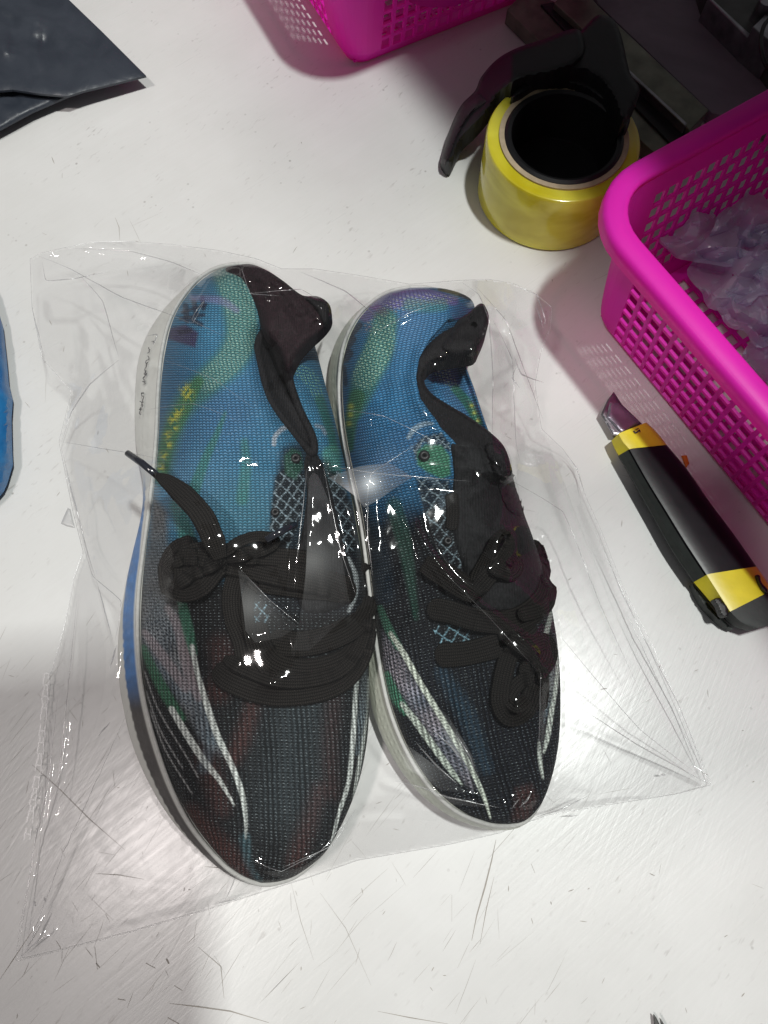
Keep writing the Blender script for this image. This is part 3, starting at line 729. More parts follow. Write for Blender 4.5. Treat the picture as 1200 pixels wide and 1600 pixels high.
# small handwriting-like print on the heel sidewall
def script_marks(parent, pts, h, mat):
    V = []; F_ = []
    p = smooth_path(pts, 150); T = np.gradient(p, axis=0); T /= np.linalg.norm(T, axis=1)[:, None]; N = np.stack([-T[:, 1], T[:, 0]], 1)
    k = np.arange(150); gap = (vnoise(k * 1., k * 0., 6) > .30)
    off = h * (vnoise(k * 1., k * 0., 2.3) - .5) * 2.4
    q = p + N * off[:, None] + T * (h * 3.0 * (vnoise(k * 1., k * 0. + 40, 2.6) - .5))[:, None]
    W = at(q[:, 0], q[:, 1], np.interp(k, [0, 149], [.0192, .0192]))
    for i in range(149):
        if not gap[i]: continue
        a, b = W[i], W[i + 1]; d = b - a; d /= np.linalg.norm(d) + 1e-9; nr = np.array([-d[1], d[0], 0]) * .00018
        b0 = len(V); V += [a + nr, a - nr, b - nr, b + nr]; F_.append((b0, b0 + 1, b0 + 2, b0 + 3))
    return mesh('sidewall_lettering', V, F_, mat, parent, smooth=False)
script_marks(LA, [(238, 532), (231, 558), (226, 590), (222, 620), (219, 646)], 2.6, MT['ink'])

flat = lambda z: (lambda x, y: np.full(np.shape(x), z))
over = lambda d=0.0: (lambda x, y: zf(x, y) + d)
# opening of the shoe: padded lining inside, collar binding round it
lin_l = pillow('collar_lining', [(400, 505), (392, 545), (404, 600), (420, 640), (450, 680), (485, 722), (500, 712), (496, 675), (476, 630), (462, 590), (456, 550), (440, 515), (420, 500)], lambda x, y: np.interp(y, [500, 720], [.052, .046]), 0.004, 14, MT['lining'], LA, 0.02, 4, do_splat=False)
sl = smooth_path(np.array(L_slit), 90, closed=True)
zz = zf(sl[:, 0], sl[:, 1]); zz = np.convolve(np.r_[zz[-6:], zz, zz[:6]], np.ones(13) / 13, 'valid')
rim = at(sl[:, 0], sl[:, 1], zz); rim = np.vstack([rim, rim[:1]])
tube('collar_binding', rim, 0.0020, MT['lining'], LA, 8)
# the heel tab folded over: dark ear with maroon sheen
tab = pillow('heel_tab', [(352, 421), (372, 414), (394, 413), (420, 424), (444, 440), (472, 461), (496, 463), (513, 474), (518, 494), (508, 512), (484, 535), (466, 556), (452, 584), (444, 570), (436, 545), (412, 520), (404, 498), (394, 474), (374, 446)],
             lambda x, y: np.interp(x, [350, 420, 517], [.058, .073, .070]), 0.0055, 14, MT['maroon'], LA, 0.007, 3, n=130, seed=5, amp=.030, scale=40)
pillow('tab_fold', [(476, 466), (496, 463), (514, 475), (518, 494), (508, 510), (500, 498), (492, 482)], over(-.001), 0.004, 8, MT['lining'], tab, 0.003, 3, n=60)
pillow('collar_pad', [(394, 541), (404, 520), (416, 536), (428, 572), (446, 606), (468, 640), (480, 668), (492, 700), (484, 700), (460, 676), (432, 640), (418, 610), (404, 580)], over(-.004), 0.0045, 8, MT['lining'], LA, 0.006, 3, n=90, seed=9, amp=.004, scale=16)
# tongue
pillow('tongue', [(476, 705), (492, 700), (508, 720), (524, 770), (540, 840), (556, 900), (560, 935), (520, 960), (470, 960), (452, 900), (466, 830), (474, 770), (470, 730)], over(-.006), 0.0075, 16, MT['tongue'], LA, 0.004, 4, n=110, seed=3, amp=.006, scale=30)
def eyelet(px, py, r_, parent, mat):
    z = float(zf(px, py)); c = at(px, py, z + .0008); th = np.linspace(0, 2 * math.pi, 25)
    pts = np.stack([c[0] + r_ * np.cos(th), c[1] + r_ * np.sin(th), np.full(25, c[2])], 1)
    tube('eyelet', pts, r_ * .8, mat, parent, 8)
eyelet(462, 716, .0014, LA, MT['black']); eyelet(430, 800, .0012, LA, MT['black'])

# laces of the left shoe
BR = 0.0100
def lace(parent, path, width=BR, name='lace', **k): return ribbon(name, path, width, MT['lace'], parent, **k)
lace(LA, [(395, 905, 0, 0), (440, 912, .001, 0), (490, 918, .001, 0), (545, 925, 0, 0)], .011)
lace(LA, [(374, 885, .001, 0), (362, 925, .002, -15), (364, 965, .002, -20), (378, 1000, .001, -10), (386, 1045, .001, 0)], .0092)
lace(LA, [(566, 880, 0, 20), (573, 930, .001, 15), (556, 972, .001, 5), (515, 996, .001, 0), (466, 1006, .001, -8), (420, 1000, 0, 0)], .0118)
lace(LA, [(396, 905, .001, 10), (386, 950, .002, 25), (394, 1000, .003, 20), (412, 1040, .003, 5), (442, 1062, .002, 0)], .0062)
lace(LA, [(404, 972, 0, 0), (412, 1010, .002, 20), (436, 1036, .002, 0), (486, 1044, .001, -6), (540, 1026, .001, 0), (562, 990, 0, 15)], .0088)
lace(LA, [(336, 1042, .001, 0), (366, 1062, .002, 0), (420, 1080, .002, 0), (480, 1078, .002, -6), (530, 1062, .001, 0), (560, 1024, 0, 10), (573, 965, 0, 20)], .0125)
lace(LA, [(350, 1028, .002, 10), (386, 1046, .003, 10), (432, 1062, .003, 0), (486, 1062, .002, 0), (536, 1044, .002, 5), (566, 1000, .001, 15), (575, 940, .001, 25)], .0068)
lace(LA, [(345, 874, .002, 0), (390, 884, .003, 0), (440, 896, .003, 0), (500, 908, .003, 0), (556, 926, .001, 0)], .0125, ridges=7)
lace(LA, [(345, 866, .003, 0), (400, 868, .004, 0), (462, 872, .003, 0), (505, 880, .002, 0)], .0085)
# bow loop rising right
lace(LA, [(345, 868, .004, 0), (375, 846, .008, 15), (405, 838, .010, 20), (428, 846, .008, 10), (400, 862, .006, 0), (352, 872, .004, 0)], .0062)
tube('aglet', at([416, 438, 462], [844, 831, 819], [.083, .083, .080]), .0016, MT['aglet'], LA, 8)
# the knot: a tight ball with the turns of the lace wound over it
pillow('knot_core', [(300, 846), (326, 854), (342, 872), (340, 900), (326, 924), (300, 938), (272, 934), (256, 914), (254, 886), (268, 860)], over(.0), .0085, 30, MT['lining'], LA, .003, 4, n=60, seed=17, amp=.004, scale=16)
for pth, wd in (([(268, 930, .0002, 0), (262, 905, .001, 0), (262, 880, .001, 0), (276, 858, .001, 0), (300, 848, .0005, 0)], .0085),
                ([(276, 934, .0005, 0), (284, 905, .001, 0), (286, 880, .001, 0), (300, 862, .001, 0), (322, 858, .0005, 0)], .0075),
                ([(262, 918, .001, 0), (290, 926, .0015, 0), (316, 916, .0015, 0), (338, 890, .001, 0), (352, 876, .001, 0)], .0090),
                ([(258, 890, .0015, 0), (280, 872, .002, 0), (306, 870, .002, 0), (330, 874, .0015, 0), (350, 878, .001, 0)], .0080),
                ([(278, 912, .002, 0), (298, 898, .003, 0), (318, 888, .003, 0), (344, 876, .002, 0)], .0070)):
    lace(LA, pth, wd, name='knot_turn', thick=.0020)
# free end with its aglet standing off to the left
zt_ = .070
ribbon('lace', [(241, 741, .076, 35), (262, 752, .076, 20), (290, 776, .078, 10), (316, 806, .079, 5), (332, 840, .078, 0), (344, 872, .072, 0)], .0100, MT['lace'], LA, onto=False, taper=[(0, .28), (.10, .7), (.3, 1), (.85, 1), (1, .6)])
tube('aglet', at([199, 222, 243], [708, 724, 741], [.070, .073, .076]), [.0015, .0017, .0017], MT['aglet'], LA, 10)

# ---------------- right shoe
RA = thing('sneaker', 'right sneaker with blue folded heel, S shaped black collar and pale sole side showing', 'sneaker', tuple(at(720, 900, 0)), 'pair of printed sneakers in the clear bag')
R_left = [(640, 450), (600, 462), (566, 492), (545, 530), (536, 575), (536, 630), (542, 685), (554, 745), (566, 800), (575, 860), (582, 920), (590, 985), (600, 1050), (614, 1108), (638, 1168), (672, 1222), (714, 1262), (760, 1284), (795, 1288)]
R_right = [(640, 450), (688, 450), (730, 463), (742, 484), (734, 520), (726, 560), (742, 610), (764, 675), (790, 735), (815, 800), (836, 850), (851, 900), (863, 955), (872, 1015), (876, 1080), (874, 1150), (864, 1208), (846, 1256), (822, 1282), (795, 1288)]
R_hole = [(672, 562), (664, 585), (668, 606), (690, 628), (720, 648), (750, 668), (730, 650), (700, 625), (690, 600), (690, 575)]
def R_relief(P):
    # the near collar stands, the far quarter has sunk behind it
    S_ = [(700, 500), (672, 530), (655, 560), (650, 590), (655, 625), (690, 670), (740, 720)]
    d, t = seg_dist(P, S_); right = inside(P, [(700, 500), (672, 530), (655, 560), (650, 590), (655, 625), (690, 670), (740, 720), (900, 720), (900, 480)])
    z = -0.022 * sm(0, 26, np.where(right, d, 0)) * sm(735, 690, P[:, 1]) * sm(500, 545, P[:, 1])
    z += 0.004 * np.exp(-(d / 14) ** 2) * (~right)
    d, _ = seg_dist(P, [(560, 640), (620, 600), (640, 560)]); z -= .002 * np.exp(-(d / 14) ** 2)
    d, _ = seg_dist(P, [(590, 500), (605, 560), (600, 620)]); z -= .0015 * np.exp(-(d / 10) ** 2)
    d, _ = seg_dist(P, [(780, 1240), (790, 1160), (800, 1080)]); z -= .0016 * np.exp(-(d / 22) ** 2)
    return z + 0.0016 * (vnoise(P[:, 0] + 90, P[:, 1], 55) - .5)
def R_paint(col, P):
    n1 = vnoise(P[:, 0] + 77, P[:, 1], 60); n2 = vnoise(P[:, 0] + 300, P[:, 1] + 50, 24)
    col[:] = lin((54, 120, 165)) * (0.75 + 0.35 * n1 + .2 * (n2 - .5))[:, None]
    for c, a, (x, y, sx, sy) in (((96, 142, 190), .55, (640, 500, 50, 50)), ((60, 104, 150), .6, (550, 680, 25, 70)), ((48, 92, 140), .5, (640, 680, 40, 30)), ((92, 128, 170), .6, (600, 730, 40, 30)), ((100, 150, 196), .5, (720, 620, 30, 40))):
        w_ = a * np.exp(-((P[:, 0] - x) / sx) ** 2 - ((P[:, 1] - y) / sy) ** 2); col[:] = col * (1 - w_[:, None]) + lin(c) * w_[:, None]
    dk = sm(735, 835, P[:, 1] + .3 * (P[:, 0] - 620) + 30 * (n2 - .5)); col[:] = col * (1 - dk[:, None]) + lin((15, 18, 24)) * dk[:, None]
    # heel: lavender strip with dots
    paint(col, P, [(572, 492), (612, 470), (660, 462), (710, 470)], [20, 26, 22, 12], (120, 106, 168), .8, 4)
    paint_dots(col, P, [(580, 510), (612, 480), (660, 468), (700, 468)], [20, 22, 18, 12], (172, 172, 176), .8, (7, 6), 3)
    paint(col, P, [(640, 476), (668, 478), (690, 476)], 18, (90, 146, 128), .5, 6)
    paint(col, P, [(602, 500), (592, 545), (572, 590), (556, 640)], [34, 42, 38, 22], (72, 132, 112), .75, 9)
    paint_dots(col, P, [(602, 505), (592, 545), (568, 590)], [32, 42, 36], (164, 202, 180), .9, (7, 6), 3)
    paint(col, P, [(558, 620), (548, 660), (545, 700)], [22, 18, 12], (66, 120, 78), .8, 5)
    paint(col, P, [(686, 452), (715, 457), (745, 468)], [4, 9, 10], (24, 22, 30), .9, 2)
    for x, y in ((547, 648), (545, 662), (548, 635)):
        a = .9 * np.exp(-((P[:, 0] - x) ** 2 + (P[:, 1] - y) ** 2) / 20); col[:] = col * (1 - a[:, None]) + lin((190, 190, 80)) * a[:, None]
    for pl, w_ in (([(548, 524), (562, 508)], 8), ([(541, 545), (552, 530)], 9), ([(540, 560), (546, 552)], 12), ([(538, 575), (540, 600)], 6)):
        paint(col, P, pl, w_, (30, 44, 66), .8, 2)
    # far quarter
    paint_dots(col, P, [(672, 566), (692, 582), (712, 606)], [14, 20, 14], (150, 200, 186), .95, (6.5, 5.5), 2)
    paint(col, P, [(712, 608), (732, 632), (748, 662)], [12, 13, 11], (62, 132, 104), .85, 3)
    for x, y in ((737, 634), (741, 645), (747, 657)):
        a = .9 * np.exp(-((P[:, 0] - x) ** 2 + (P[:, 1] - y) ** 2) / 10); col[:] = col * (1 - a[:, None]) + lin((200, 205, 90)) * a[:, None]
    paint(col, P, [(700, 562), (722, 566)], 8, (30, 44, 60), .6, 3)
    # eyelet patch and nets
    paint(col, P, [(638, 684), (648, 670), (664, 662), (676, 662)], [5, 7, 6, 3], (160, 182, 196), .75, 2)
    net(col, P, [(645, 700), (660, 682), (690, 676), (704, 694), (704, 706), (660, 690), (650, 720)], sp=(9, 10))
    paint_poly(col, P, [(652, 706), (664, 694), (690, 696), (703, 712), (704, 742), (690, 748), (668, 738), (652, 726)], (70, 134, 102), .95, 3)
    net(col, P, [(650, 748), (684, 748), (702, 752), (700, 800), (706, 840), (722, 880), (726, 905), (712, 900), (686, 855), (664, 800)], sp=(15, 17))
    net(col, P, [(672, 976), (734, 976), (734, 1004), (688, 1006)], sp=(15, 17), ang=(28, -58), c=(130, 170, 185), alpha=.95)
    paint(col, P, [(668, 745), (690, 765), (690, 800)], 5, (120, 140, 155), .4, 5)
    # green streak and teal haze
    paint(col, P, [(616, 790), (632, 850), (642, 910), (650, 965)], [22, 20, 12, 5], (40, 82, 68), .6, 6)
    paint(col, P, [(560, 800), (590, 860), (600, 930)], 26, (36, 52, 66), .6, 12)
    mottle(col, P, [(594, 985), (612, 1000), (640, 1050), (690, 1130), (735, 1200), (740, 1235), (700, 1190), (660, 1130), (612, 1060), (600, 1040)], light=(118, 112, 118))
    paint(col, P, [(594, 950), (606, 980), (622, 1010)], [8, 12, 10], (60, 108, 88), .85, 3)
    paint(col, P, [(610, 990), (630, 1020), (656, 1066), (684, 1112), (712, 1158), (738, 1205), (756, 1245), (766, 1278)], [6, 8, 8, 8, 8, 7, 6, 2], (176, 184, 172), .95, 1.5)
    paint(col, P, [(604, 1055), (616, 1085), (634, 1112)], [10, 15, 10], (62, 116, 92), .9, 4)
    paint(col, P, [(628, 1100), (650, 1128), (680, 1170), (706, 1206), (722, 1226)], [7, 10, 10, 8, 2], (160, 170, 160), .95, 1.5)
    paint(col, P, [(690, 1050), (730, 1120), (760, 1200)], [14, 22, 14], (52, 84, 104), .22, 12)
    paint(col, P, [(862, 955), (856, 980), (850, 1003)], [5, 7, 6], (168, 178, 170), .9, 1.5)
    paint(col, P, [(870, 1010), (870, 1060), (862, 1110), (856, 1150), (850, 1175)], [3, 5, 7, 7, 3], (176, 184, 176), .95, 1.5)
    paint(col, P, [(842, 1160), (844, 1190), (848, 1215)], [3, 6, 3], (176, 184, 176), .9, 1.5)
    mottle(col, P, [(858, 1010), (868, 1020), (864, 1090), (850, 1130), (852, 1070)], light=(96, 100, 100), soft=3)
    paint_poly(col, P, [(806, 1232), (830, 1225), (840, 1245), (826, 1280), (800, 1284)], (70, 44, 40), .5, 8)
def R_rib(P): return sm(960, 1050, P[:, 1])
build_upper(RA, R_left, R_right, 0.026, [(0, .060), (.06, .070), (.2, .074), (.35, .068), (.5, .058), (.65, .050), (.8, .042), (.92, .035), (1, .030)], R_paint, R_relief, None, R_rib)
R_top = [(640, 449), (598, 460), (562, 490), (540, 530), (531, 575), (531, 630), (537, 685), (549, 745), (561, 800), (570, 860), (577, 920), (585, 985), (595, 1050), (609, 1110), (634, 1172), (669, 1227), (712, 1267), (760, 1287), (795, 1290), (822, 1282), (843, 1254), (860, 1206), (870, 1150), (872, 1080), (868, 1015), (859, 955), (847, 900), (832, 850), (811, 800), (786, 735), (760, 675), (738, 610), (724, 560), (718, 510), (708, 472), (678, 452)]
R_out = [(632, 462), (588, 474), (548, 500), (524, 536), (514, 580), (515, 640), (521, 700), (534, 760), (546, 815), (553, 870), (560, 930), (566, 990), (572, 1055), (584, 1118), (612, 1182), (652, 1236), (700, 1272), (750, 1290), (792, 1292), (818, 1280), (838, 1252), (852, 1206), (862, 1150), (864, 1080), (860, 1015), (851, 955), (838, 900), (823, 850), (802, 800), (778, 735), (752, 675), (730, 610), (715, 560), (708, 510), (698, 476), (668, 462)]
def R_sole_paint(P, f):
    col = np.tile(lin((214, 219, 205)), (len(P), 1)); y = P[:, 1]
    a = sm(.2, .3, f) * sm(.62, .52, f) * .35 * (P[:, 0] < 700); col = col * (1 - a[:, None]) + lin((190, 196, 182)) * a[:, None]
    e = (f > .95) & (y > 1090) & (P[:, 0] < 760); a = (e * .5); col = col * (1 - a[:, None]) + lin((120, 125, 160)) * a[:, None]
    return col
build_sole(RA, R_top, R_out, 0.0255, 0.010, R_sole_paint, groove=0.0005)
# collar: thick black band that folds over the heel and runs down to the tongue in an S
pillow('collar_lining', [(752, 474), (760, 482), (764, 496), (761, 514), (752, 536), (743, 551), (718, 556), (684, 562), (670, 570), (664, 584), (664, 600), (676, 616), (700, 632), (734, 652), (768, 677), (790, 702), (798, 740), (770, 745), (735, 738), (716, 730), (700, 690), (674, 665), (652, 636), (646, 612), (644, 588), (648, 566), (662, 546), (686, 523), (712, 508), (732, 490)],
       lambda x, y: np.interp(y, [470, 560, 640, 740], [.070, .072, .066, .060]), 0.004, 7, MT['lining'], RA, 0.012, 3.5, n=170, seed=21, amp=.006, scale=22)
pillow('heel_tab', [(716, 500), (732, 489), (752, 474), (764, 494), (760, 515), (744, 548), (722, 553), (700, 552), (690, 540), (704, 520)], over(.0), 0.004, 14, MT['lining'], RA, 0.006, 3.5, n=90, seed=8, amp=.008, scale=22)
pillow('collar_rim', [(562, 492), (590, 468), (640, 448), (690, 452), (745, 472), (735, 478), (690, 466), (640, 460), (600, 474), (574, 496)], over(-.004), .003, 6, MT['knit'], RA, .004, 3, n=110) if False else None
pillow('tongue', [(700, 690), (720, 690), (756, 696), (790, 712), (806, 760), (818, 800), (836, 850), (850, 905), (846, 950), (800, 966), (740, 950), (722, 900), (708, 850), (702, 790), (704, 740)], over(-.004), 0.006, 20, MT['tongue'], RA, 0.004, 4, n=130, seed=31, amp=.012, scale=42)
pillow('tongue_pull', [(756, 698), (778, 694), (796, 720), (806, 762), (818, 802), (806, 806), (788, 790), (772, 745)], over(-.001), .004, 8, MT['lining'], RA, .004, 3, n=80)
eyelet(663, 712, .0015, RA, MT['black']); eyelet(700, 845, .0012, RA, MT['black'])
# laces of the right shoe
lace(RA, [(680, 1024, 0, 0), (730, 1020, .001, 0), (785, 1004, .001, 0), (835, 975, .001, 10)], .0110)
lace(RA, [(706, 770, 0, 0), (708, 800, 0, 0), (706, 828, 0, 0)], .006)
lace(RA, [(838, 845, .001, 30), (852, 890, .002, 40), (846, 935, .002, 20), (806, 965, .002, 0), (750, 968, .001, 0), (700, 950, 0, 0)], .0095)
lace(RA, [(668, 950, .001, 0), (700, 955, .002, 0), (745, 968, .002, 0), (800, 972, .002, 0), (846, 952, .001, 10)], .0105)
lace(RA, [(846, 905, .001, 20), (862, 920, .002, 30), (852, 948, .003, 20), (810, 962, .003, 0)], .007)
lace(RA, [(742, 915, .002, 0), (762, 870, .006, 50), (778, 838, .010, 60), (792, 832, .012, 60), (796, 850, .010, 50), (776, 885, .006, 40), (744, 925, .003, 0)], .0085)
lace(RA, [(768, 880, .002, 0), (780, 890, .003, 0), (800, 895, .003, 0), (806, 880, .002, 0), (790, 868, .002, 0)], .0075)
lace(RA, [(662, 880, .002, 0), (692, 896, .003, 0), (720, 914, .003, 0), (752, 934, .002, 0)], .0115, taper=[(0, .75), (.2, 1), (.8, 1), (1, .6)])
lace(RA, [(790, 1000, .002, 0), (826, 1008, .004, 0), (852, 1002, .005, 15), (858, 1024, .005, 15), (840, 1050, .004, 0), (812, 1044, .003, 0)], .0085)
lace(RA, [(800, 1010, .002, 0), (788, 1050, .003, 0), (782, 1095, .003, 0), (796, 1120, .003, 0), (822, 1108, .003, 0), (834, 1075, .003, 0), (846, 1040, .003, 0)], .0085)
lace(RA, [(832, 1060, .003, 0), (812, 1066, .004, 0), (796, 1090, .004, 0), (808, 1104, .004, 0), (826, 1090, .004, 0)], .0065)
lace(RA, [(780, 990, .002, 0), (810, 1010, .004, 0), (838, 1034, .004, 0), (850, 1062, .003, 0), (846, 1110, .001, 0)], .0052)

# ------------------------------------------------------------------ baskets
def basket(name_parent, corner, e1, l1, l2, H, over_, swap=False):
    """corner = base corner on the table; e1 unit vector along the first side, e2 to its left; open top, holed walls"""
    e1 = np.array([e1[0], e1[1], 0.]); e1 /= np.linalg.norm(e1); e2 = np.array([-e1[1], e1[0], 0.])
    r0 = 0.014; corner = np.array([corner[0], corner[1], 0.])
    pitch = 0.0088; strut = 0.0024
    # perimeter samples: (point, outward normal, hole flag for the cell starting here)
    per = []
    sides = [(corner, e1, l1, -e2), (corner + e1 * l1, e2, l2, e1), (corner + e1 * l1 + e2 * l2, -e1, l1, e2), (corner + e2 * l2, -e2, l2, -e1)]
    for base, d, L, nrm in sides:
        a = base + d * r0; n_ = int((L - 2 * r0 - 0.012) / pitch); m0 = (L - 2 * r0 - n_ * pitch) / 2
        per.append((a, nrm, 0))
        for k in range(n_):
            s0 = m0 + k * pitch
            per.append((a + d * (s0 + strut * .5), nrm, 1)); per.append((a + d * (s0 + pitch - strut * .5), nrm, 0))
        e = a + d * (L - 2 * r0); per.append((e, nrm, 0))
        cc = e - nrm * r0; 
        for k in range(1, 8):
            an = k / 8 * math.pi / 2; nn = nrm * math.cos(an) + d * math.sin(an)
            per.append((cc + nn * r0, nn, 0))
    Pp = np.array([p[0] for p in per]); Nn = np.array([p[1] for p in per]); Hf = [p[2] for p in per]; n_ = len(per)
    rows = [(0.0, 0)]; z = 0.008; rp = 0.0100; rs = 0.0022
    while z + rp < H - 0.010: rows.append((z + rs / 2, 1)); rows.append((z + rp - rs / 2, 0)); z += rp
    rows.append((H, 0))
    prof = lambda z: over_ * (z / H) ** 0.9 + .0035 * (1 - math.exp(-z / .004)) - .0035
    # wall
    V = []; Fs = []
    for z, _ in rows: V += list(Pp + Nn * prof(z) + np.array([0, 0, z + .001]))
    for i in range(len(rows) - 1):
        for j in range(n_):
            if rows[i][1] and Hf[j]: continue
            k = (j + 1) % n_; Fs.append((i * n_ + j, i * n_ + k, (i + 1) * n_ + k, (i + 1) * n_ + j))
    wall = mesh('lattice_wall', V, Fs, MT['pink'], name_parent, smooth=False)
    so = wall.modifiers.new('thickness', 'SOLIDIFY'); so.thickness = 0.0016; so.offset = 0
    # floor with holes
    V = []; Fs = []; nx = int((l1 - .02) / pitch); ny = int((l2 - .02) / pitch)
    xs = [0.0]; hx = [0]
    for k in range(nx): xs += [.01 + k * pitch + strut / 2, .01 + (k + 1) * pitch - strut / 2]; hx += [1, 0]
    xs.append(l1); ys = [0.0]; hy = [0]
    for k in range(ny): ys += [.01 + k * pitch + strut / 2, .01 + (k + 1) * pitch - strut / 2]; hy += [1, 0]
    ys.append(l2); sh = .004
    for y in ys:
        for x in xs: V.append(corner + e1 * min(max(x, sh), l1 - sh) + e2 * min(max(y, sh), l2 - sh) + np.array([0, 0, .0030]))
    W_ = len(xs)
    for i in range(len(ys) - 1):
        for j in range(W_ - 1):
            if hx[j] and hy[i]: continue
            Fs.append((i * W_ + j, i * W_ + j + 1, (i + 1) * W_ + j + 1, (i + 1) * W_ + j))
    fl = mesh('lattice_floor', V, Fs, MT['pink'], name_parent, smooth=False)
    so = fl.modifiers.new('thickness', 'SOLIDIFY'); so.thickness = 0.0016; so.offset = 0
    # rolled rim: flange outwards with a turned-down lip
    rp_ = [(-.0012, -.002), (-.0012, .0010), (-.0002, .0022), (.002, .0026), (.0085, .0024), (.0102, .0014), (.0110, -.0005), (.0112, -.0070), (.0100, -.0076), (.0092, -.0068), (.0090, -.0015), (.0078, .0006), (.002, .0006), (.0006, -.002)]
    o0 = prof(H); V = []; Fs = []; m_ = len(rp_)
    # finer round corners for the rim
    for off, dz in rp_: V += list(Pp + Nn * (o0 + off) + np.array([0, 0, H + dz]))
    for i in range(m_):
        for j in range(n_):
            k = (j + 1) % n_; i2 = (i + 1) % m_; Fs.append((i * n_ + j, i * n_ + k, i2 * n_ + k, i2 * n_ + j))
    mesh('rim', V, Fs, MT['pink'], name_parent)
    return e2

c0 = at(922, 494, 0); c1 = at(1189, 819, 0)
e1r = (c1 - c0) / np.linalg.norm(c1 - c0)
BK = thing('basket', 'pink basket at the right edge holding lilac plastic scraps, beside the utility knife', 'basket', tuple(c0), 'pink lattice baskets')
BH = 0.093
e2r = basket(BK, c0, e1r, 0.26, 0.17, BH, 0.0125)
d0 = at(549, 112, 0); d1 = at(790, 17, 0)
dl = at(435, 4, 0)
ea = (d1 - d0) / np.linalg.norm(d1 - d0)
BT = thing('basket', 'pink plastic basket cut off by the top edge, only its lower corner in view', 'basket', tuple(d0), 'pink lattice baskets')
basket(BT, d0, ea, 0.19, 0.25, BH, 0.0125)
# a curved grip lip on the near wall of the upper basket
th = np.linspace(math.pi, 2 * math.pi, 22); cxp, cyp = 683, -22
V = []; 
for a in th: 
    V.append(at(cxp + 66 * math.cos(a), cyp - 34 * math.sin(a) , .040)); 
for a in th: V.append(at(cxp + 66 * math.cos(a), cyp - 34 * math.sin(a) - 0, .037))
for a in th: V.append(at(cxp + 60 * math.cos(a), cyp - 34 * math.sin(a) * .2 - 24, .043))
Fs = [(i, i + 1, 22 + i + 1, 22 + i) for i in range(21)] + [(i, 44 + i, 44 + i + 1, i + 1) for i in range(21)]
mesh('grip_lip', V, Fs, MT['pink'], BT)

# scraps of lilac film in the right basket
def scrap(px, py, w_, h_, z, seed, label, ang=0):
    n = 40; rr0, tt = np.meshgrid(np.linspace(0.02, 1, 16), np.linspace(0, 2 * math.pi, n), indexing='xy')
    rad_ = rr0 * (1 + .45 * (vnoise(np.cos(tt) * 2 + 9 + seed, np.sin(tt) * 2 + 9, 1) - .5)); x = rad_ * np.cos(tt); y = rad_ * np.sin(tt)
    ca, sa = math.cos(ang), math.sin(ang)
    X = px + (x * ca - y * sa) * w_; Y = py + (x * sa + y * ca) * h_
    r2 = np.sqrt(x ** 2 + y ** 2)
    X = X + 22 * crumple(x * 50, y * 50, seed + 3, 60); Y = Y + 22 * crumple(x * 50, y * 50, seed + 4, 60)
    Z = z + .17 * crumple(x * 60, y * 60, seed, 60, 5)  + .012 * (1 - r2)
    Z = np.maximum(Z, .006)
    W = at(X.ravel(), Y.ravel(), Z.ravel()); idx = np.arange(n * 16).reshape(n, 16)
    q = np.stack([idx[:-1, :-1].ravel(), idx[:-1, 1:].ravel(), idx[1:, 1:].ravel(), idx[1:, :-1].ravel()], 1)
    o = mesh('plastic_scrap', W, q, MT['tissue'], smooth=True)
    bm = bmesh.new(); bm.from_mesh(o.data); bmesh.ops.triangulate(bm, faces=bm.faces); bm.to_mesh(o.data); bm.free()
    es_ = o.modifiers.new('creases', 'EDGE_SPLIT'); es_.split_angle = math.radians(11)
    tag(o, label, 'plastic scrap', 'crumpled lilac film scraps in the right basket'); return o
scrap(1098, 372, 66, 48, .026, 11, 'crumpled lilac film nearest the left corner of the right basket', .4)
scrap(1172, 350, 60, 46, .030, 12, 'pointed lilac film scrap standing up at the right edge inside the basket', -.5)
scrap(1145, 430, 80, 52, .026, 13, 'broad blue grey film scrap in the middle of the heap in the basket', .9)
scrap(1200, 480, 70, 60, .026, 14, 'shadowy lilac film scrap below the middle one, against the long basket wall', .2)
scrap(1225, 400, 70, 60, .022, 15, 'dark lilac film scrap cut by the right edge of the photo', 1.2)
scrap(1250, 560, 80, 60, .022, 16, 'lowest lilac film scrap close under the pink rim at the right edge', .5)

# ------------------------------------------------------------------ tape roll and dispenser
tcw = at(881, 214, .045); TC = np.array([tcw[0], tcw[1], 0])
def lathe(name, prof, cen, mat, parent, seg=96, wob=0):
    V = []; m_ = len(prof)
    for j in range(seg):
        a = 2 * math.pi * j / seg; k = 1 + wob * math.sin(3 * a + 1)
        for r_, z in prof: V.append((cen[0] + r_ * k * math.cos(a), cen[1] + r_ * k * math.sin(a), z))
    Fs = [(j * m_ + i, ((j + 1) % seg) * m_ + i, ((j + 1) % seg) * m_ + (i + 1) % m_, j * m_ + (i + 1) % m_) for j in range(seg) for i in range(m_)]
    o = mesh(name, V, Fs, mat, parent)
    es_ = o.modifiers.new('edge', 'EDGE_SPLIT'); es_.split_angle = math.radians(35)
    return o
TR = thing('tape_roll', 'thick roll of clear yellow packing tape lying flat beside the pink basket corner', 'tape roll', tuple(TC))
lathe('tape_winding', [(.0360, .0008), (.0442, .0008), (.0448, .0015), (.0448, .0422), (.0440, .0437), (.0425, .0443), (.0410, .0441), (.0372, .0446)], TC, MT['tape'], TR, wob=.002)
lathe('cardboard_core', [(.0344, .0006), (.0374, .0006), (.0374, .0458), (.0344, .0458)], TC, MT['card'], TR)
TD = thing('tape_dispenser', 'black hand tape dispenser with curved arm, its wheel set in the yellow tape roll', 'tape dispenser', tuple(TC))
lathe('hub_wheel', [(.0002, .014), (.0285, .014), (.0292, .015), (.0305, .0462), (.0326, .0472), (.0342, .0460), (.0342, .004), (.0002, .004)], TC, MT['black'], TD)
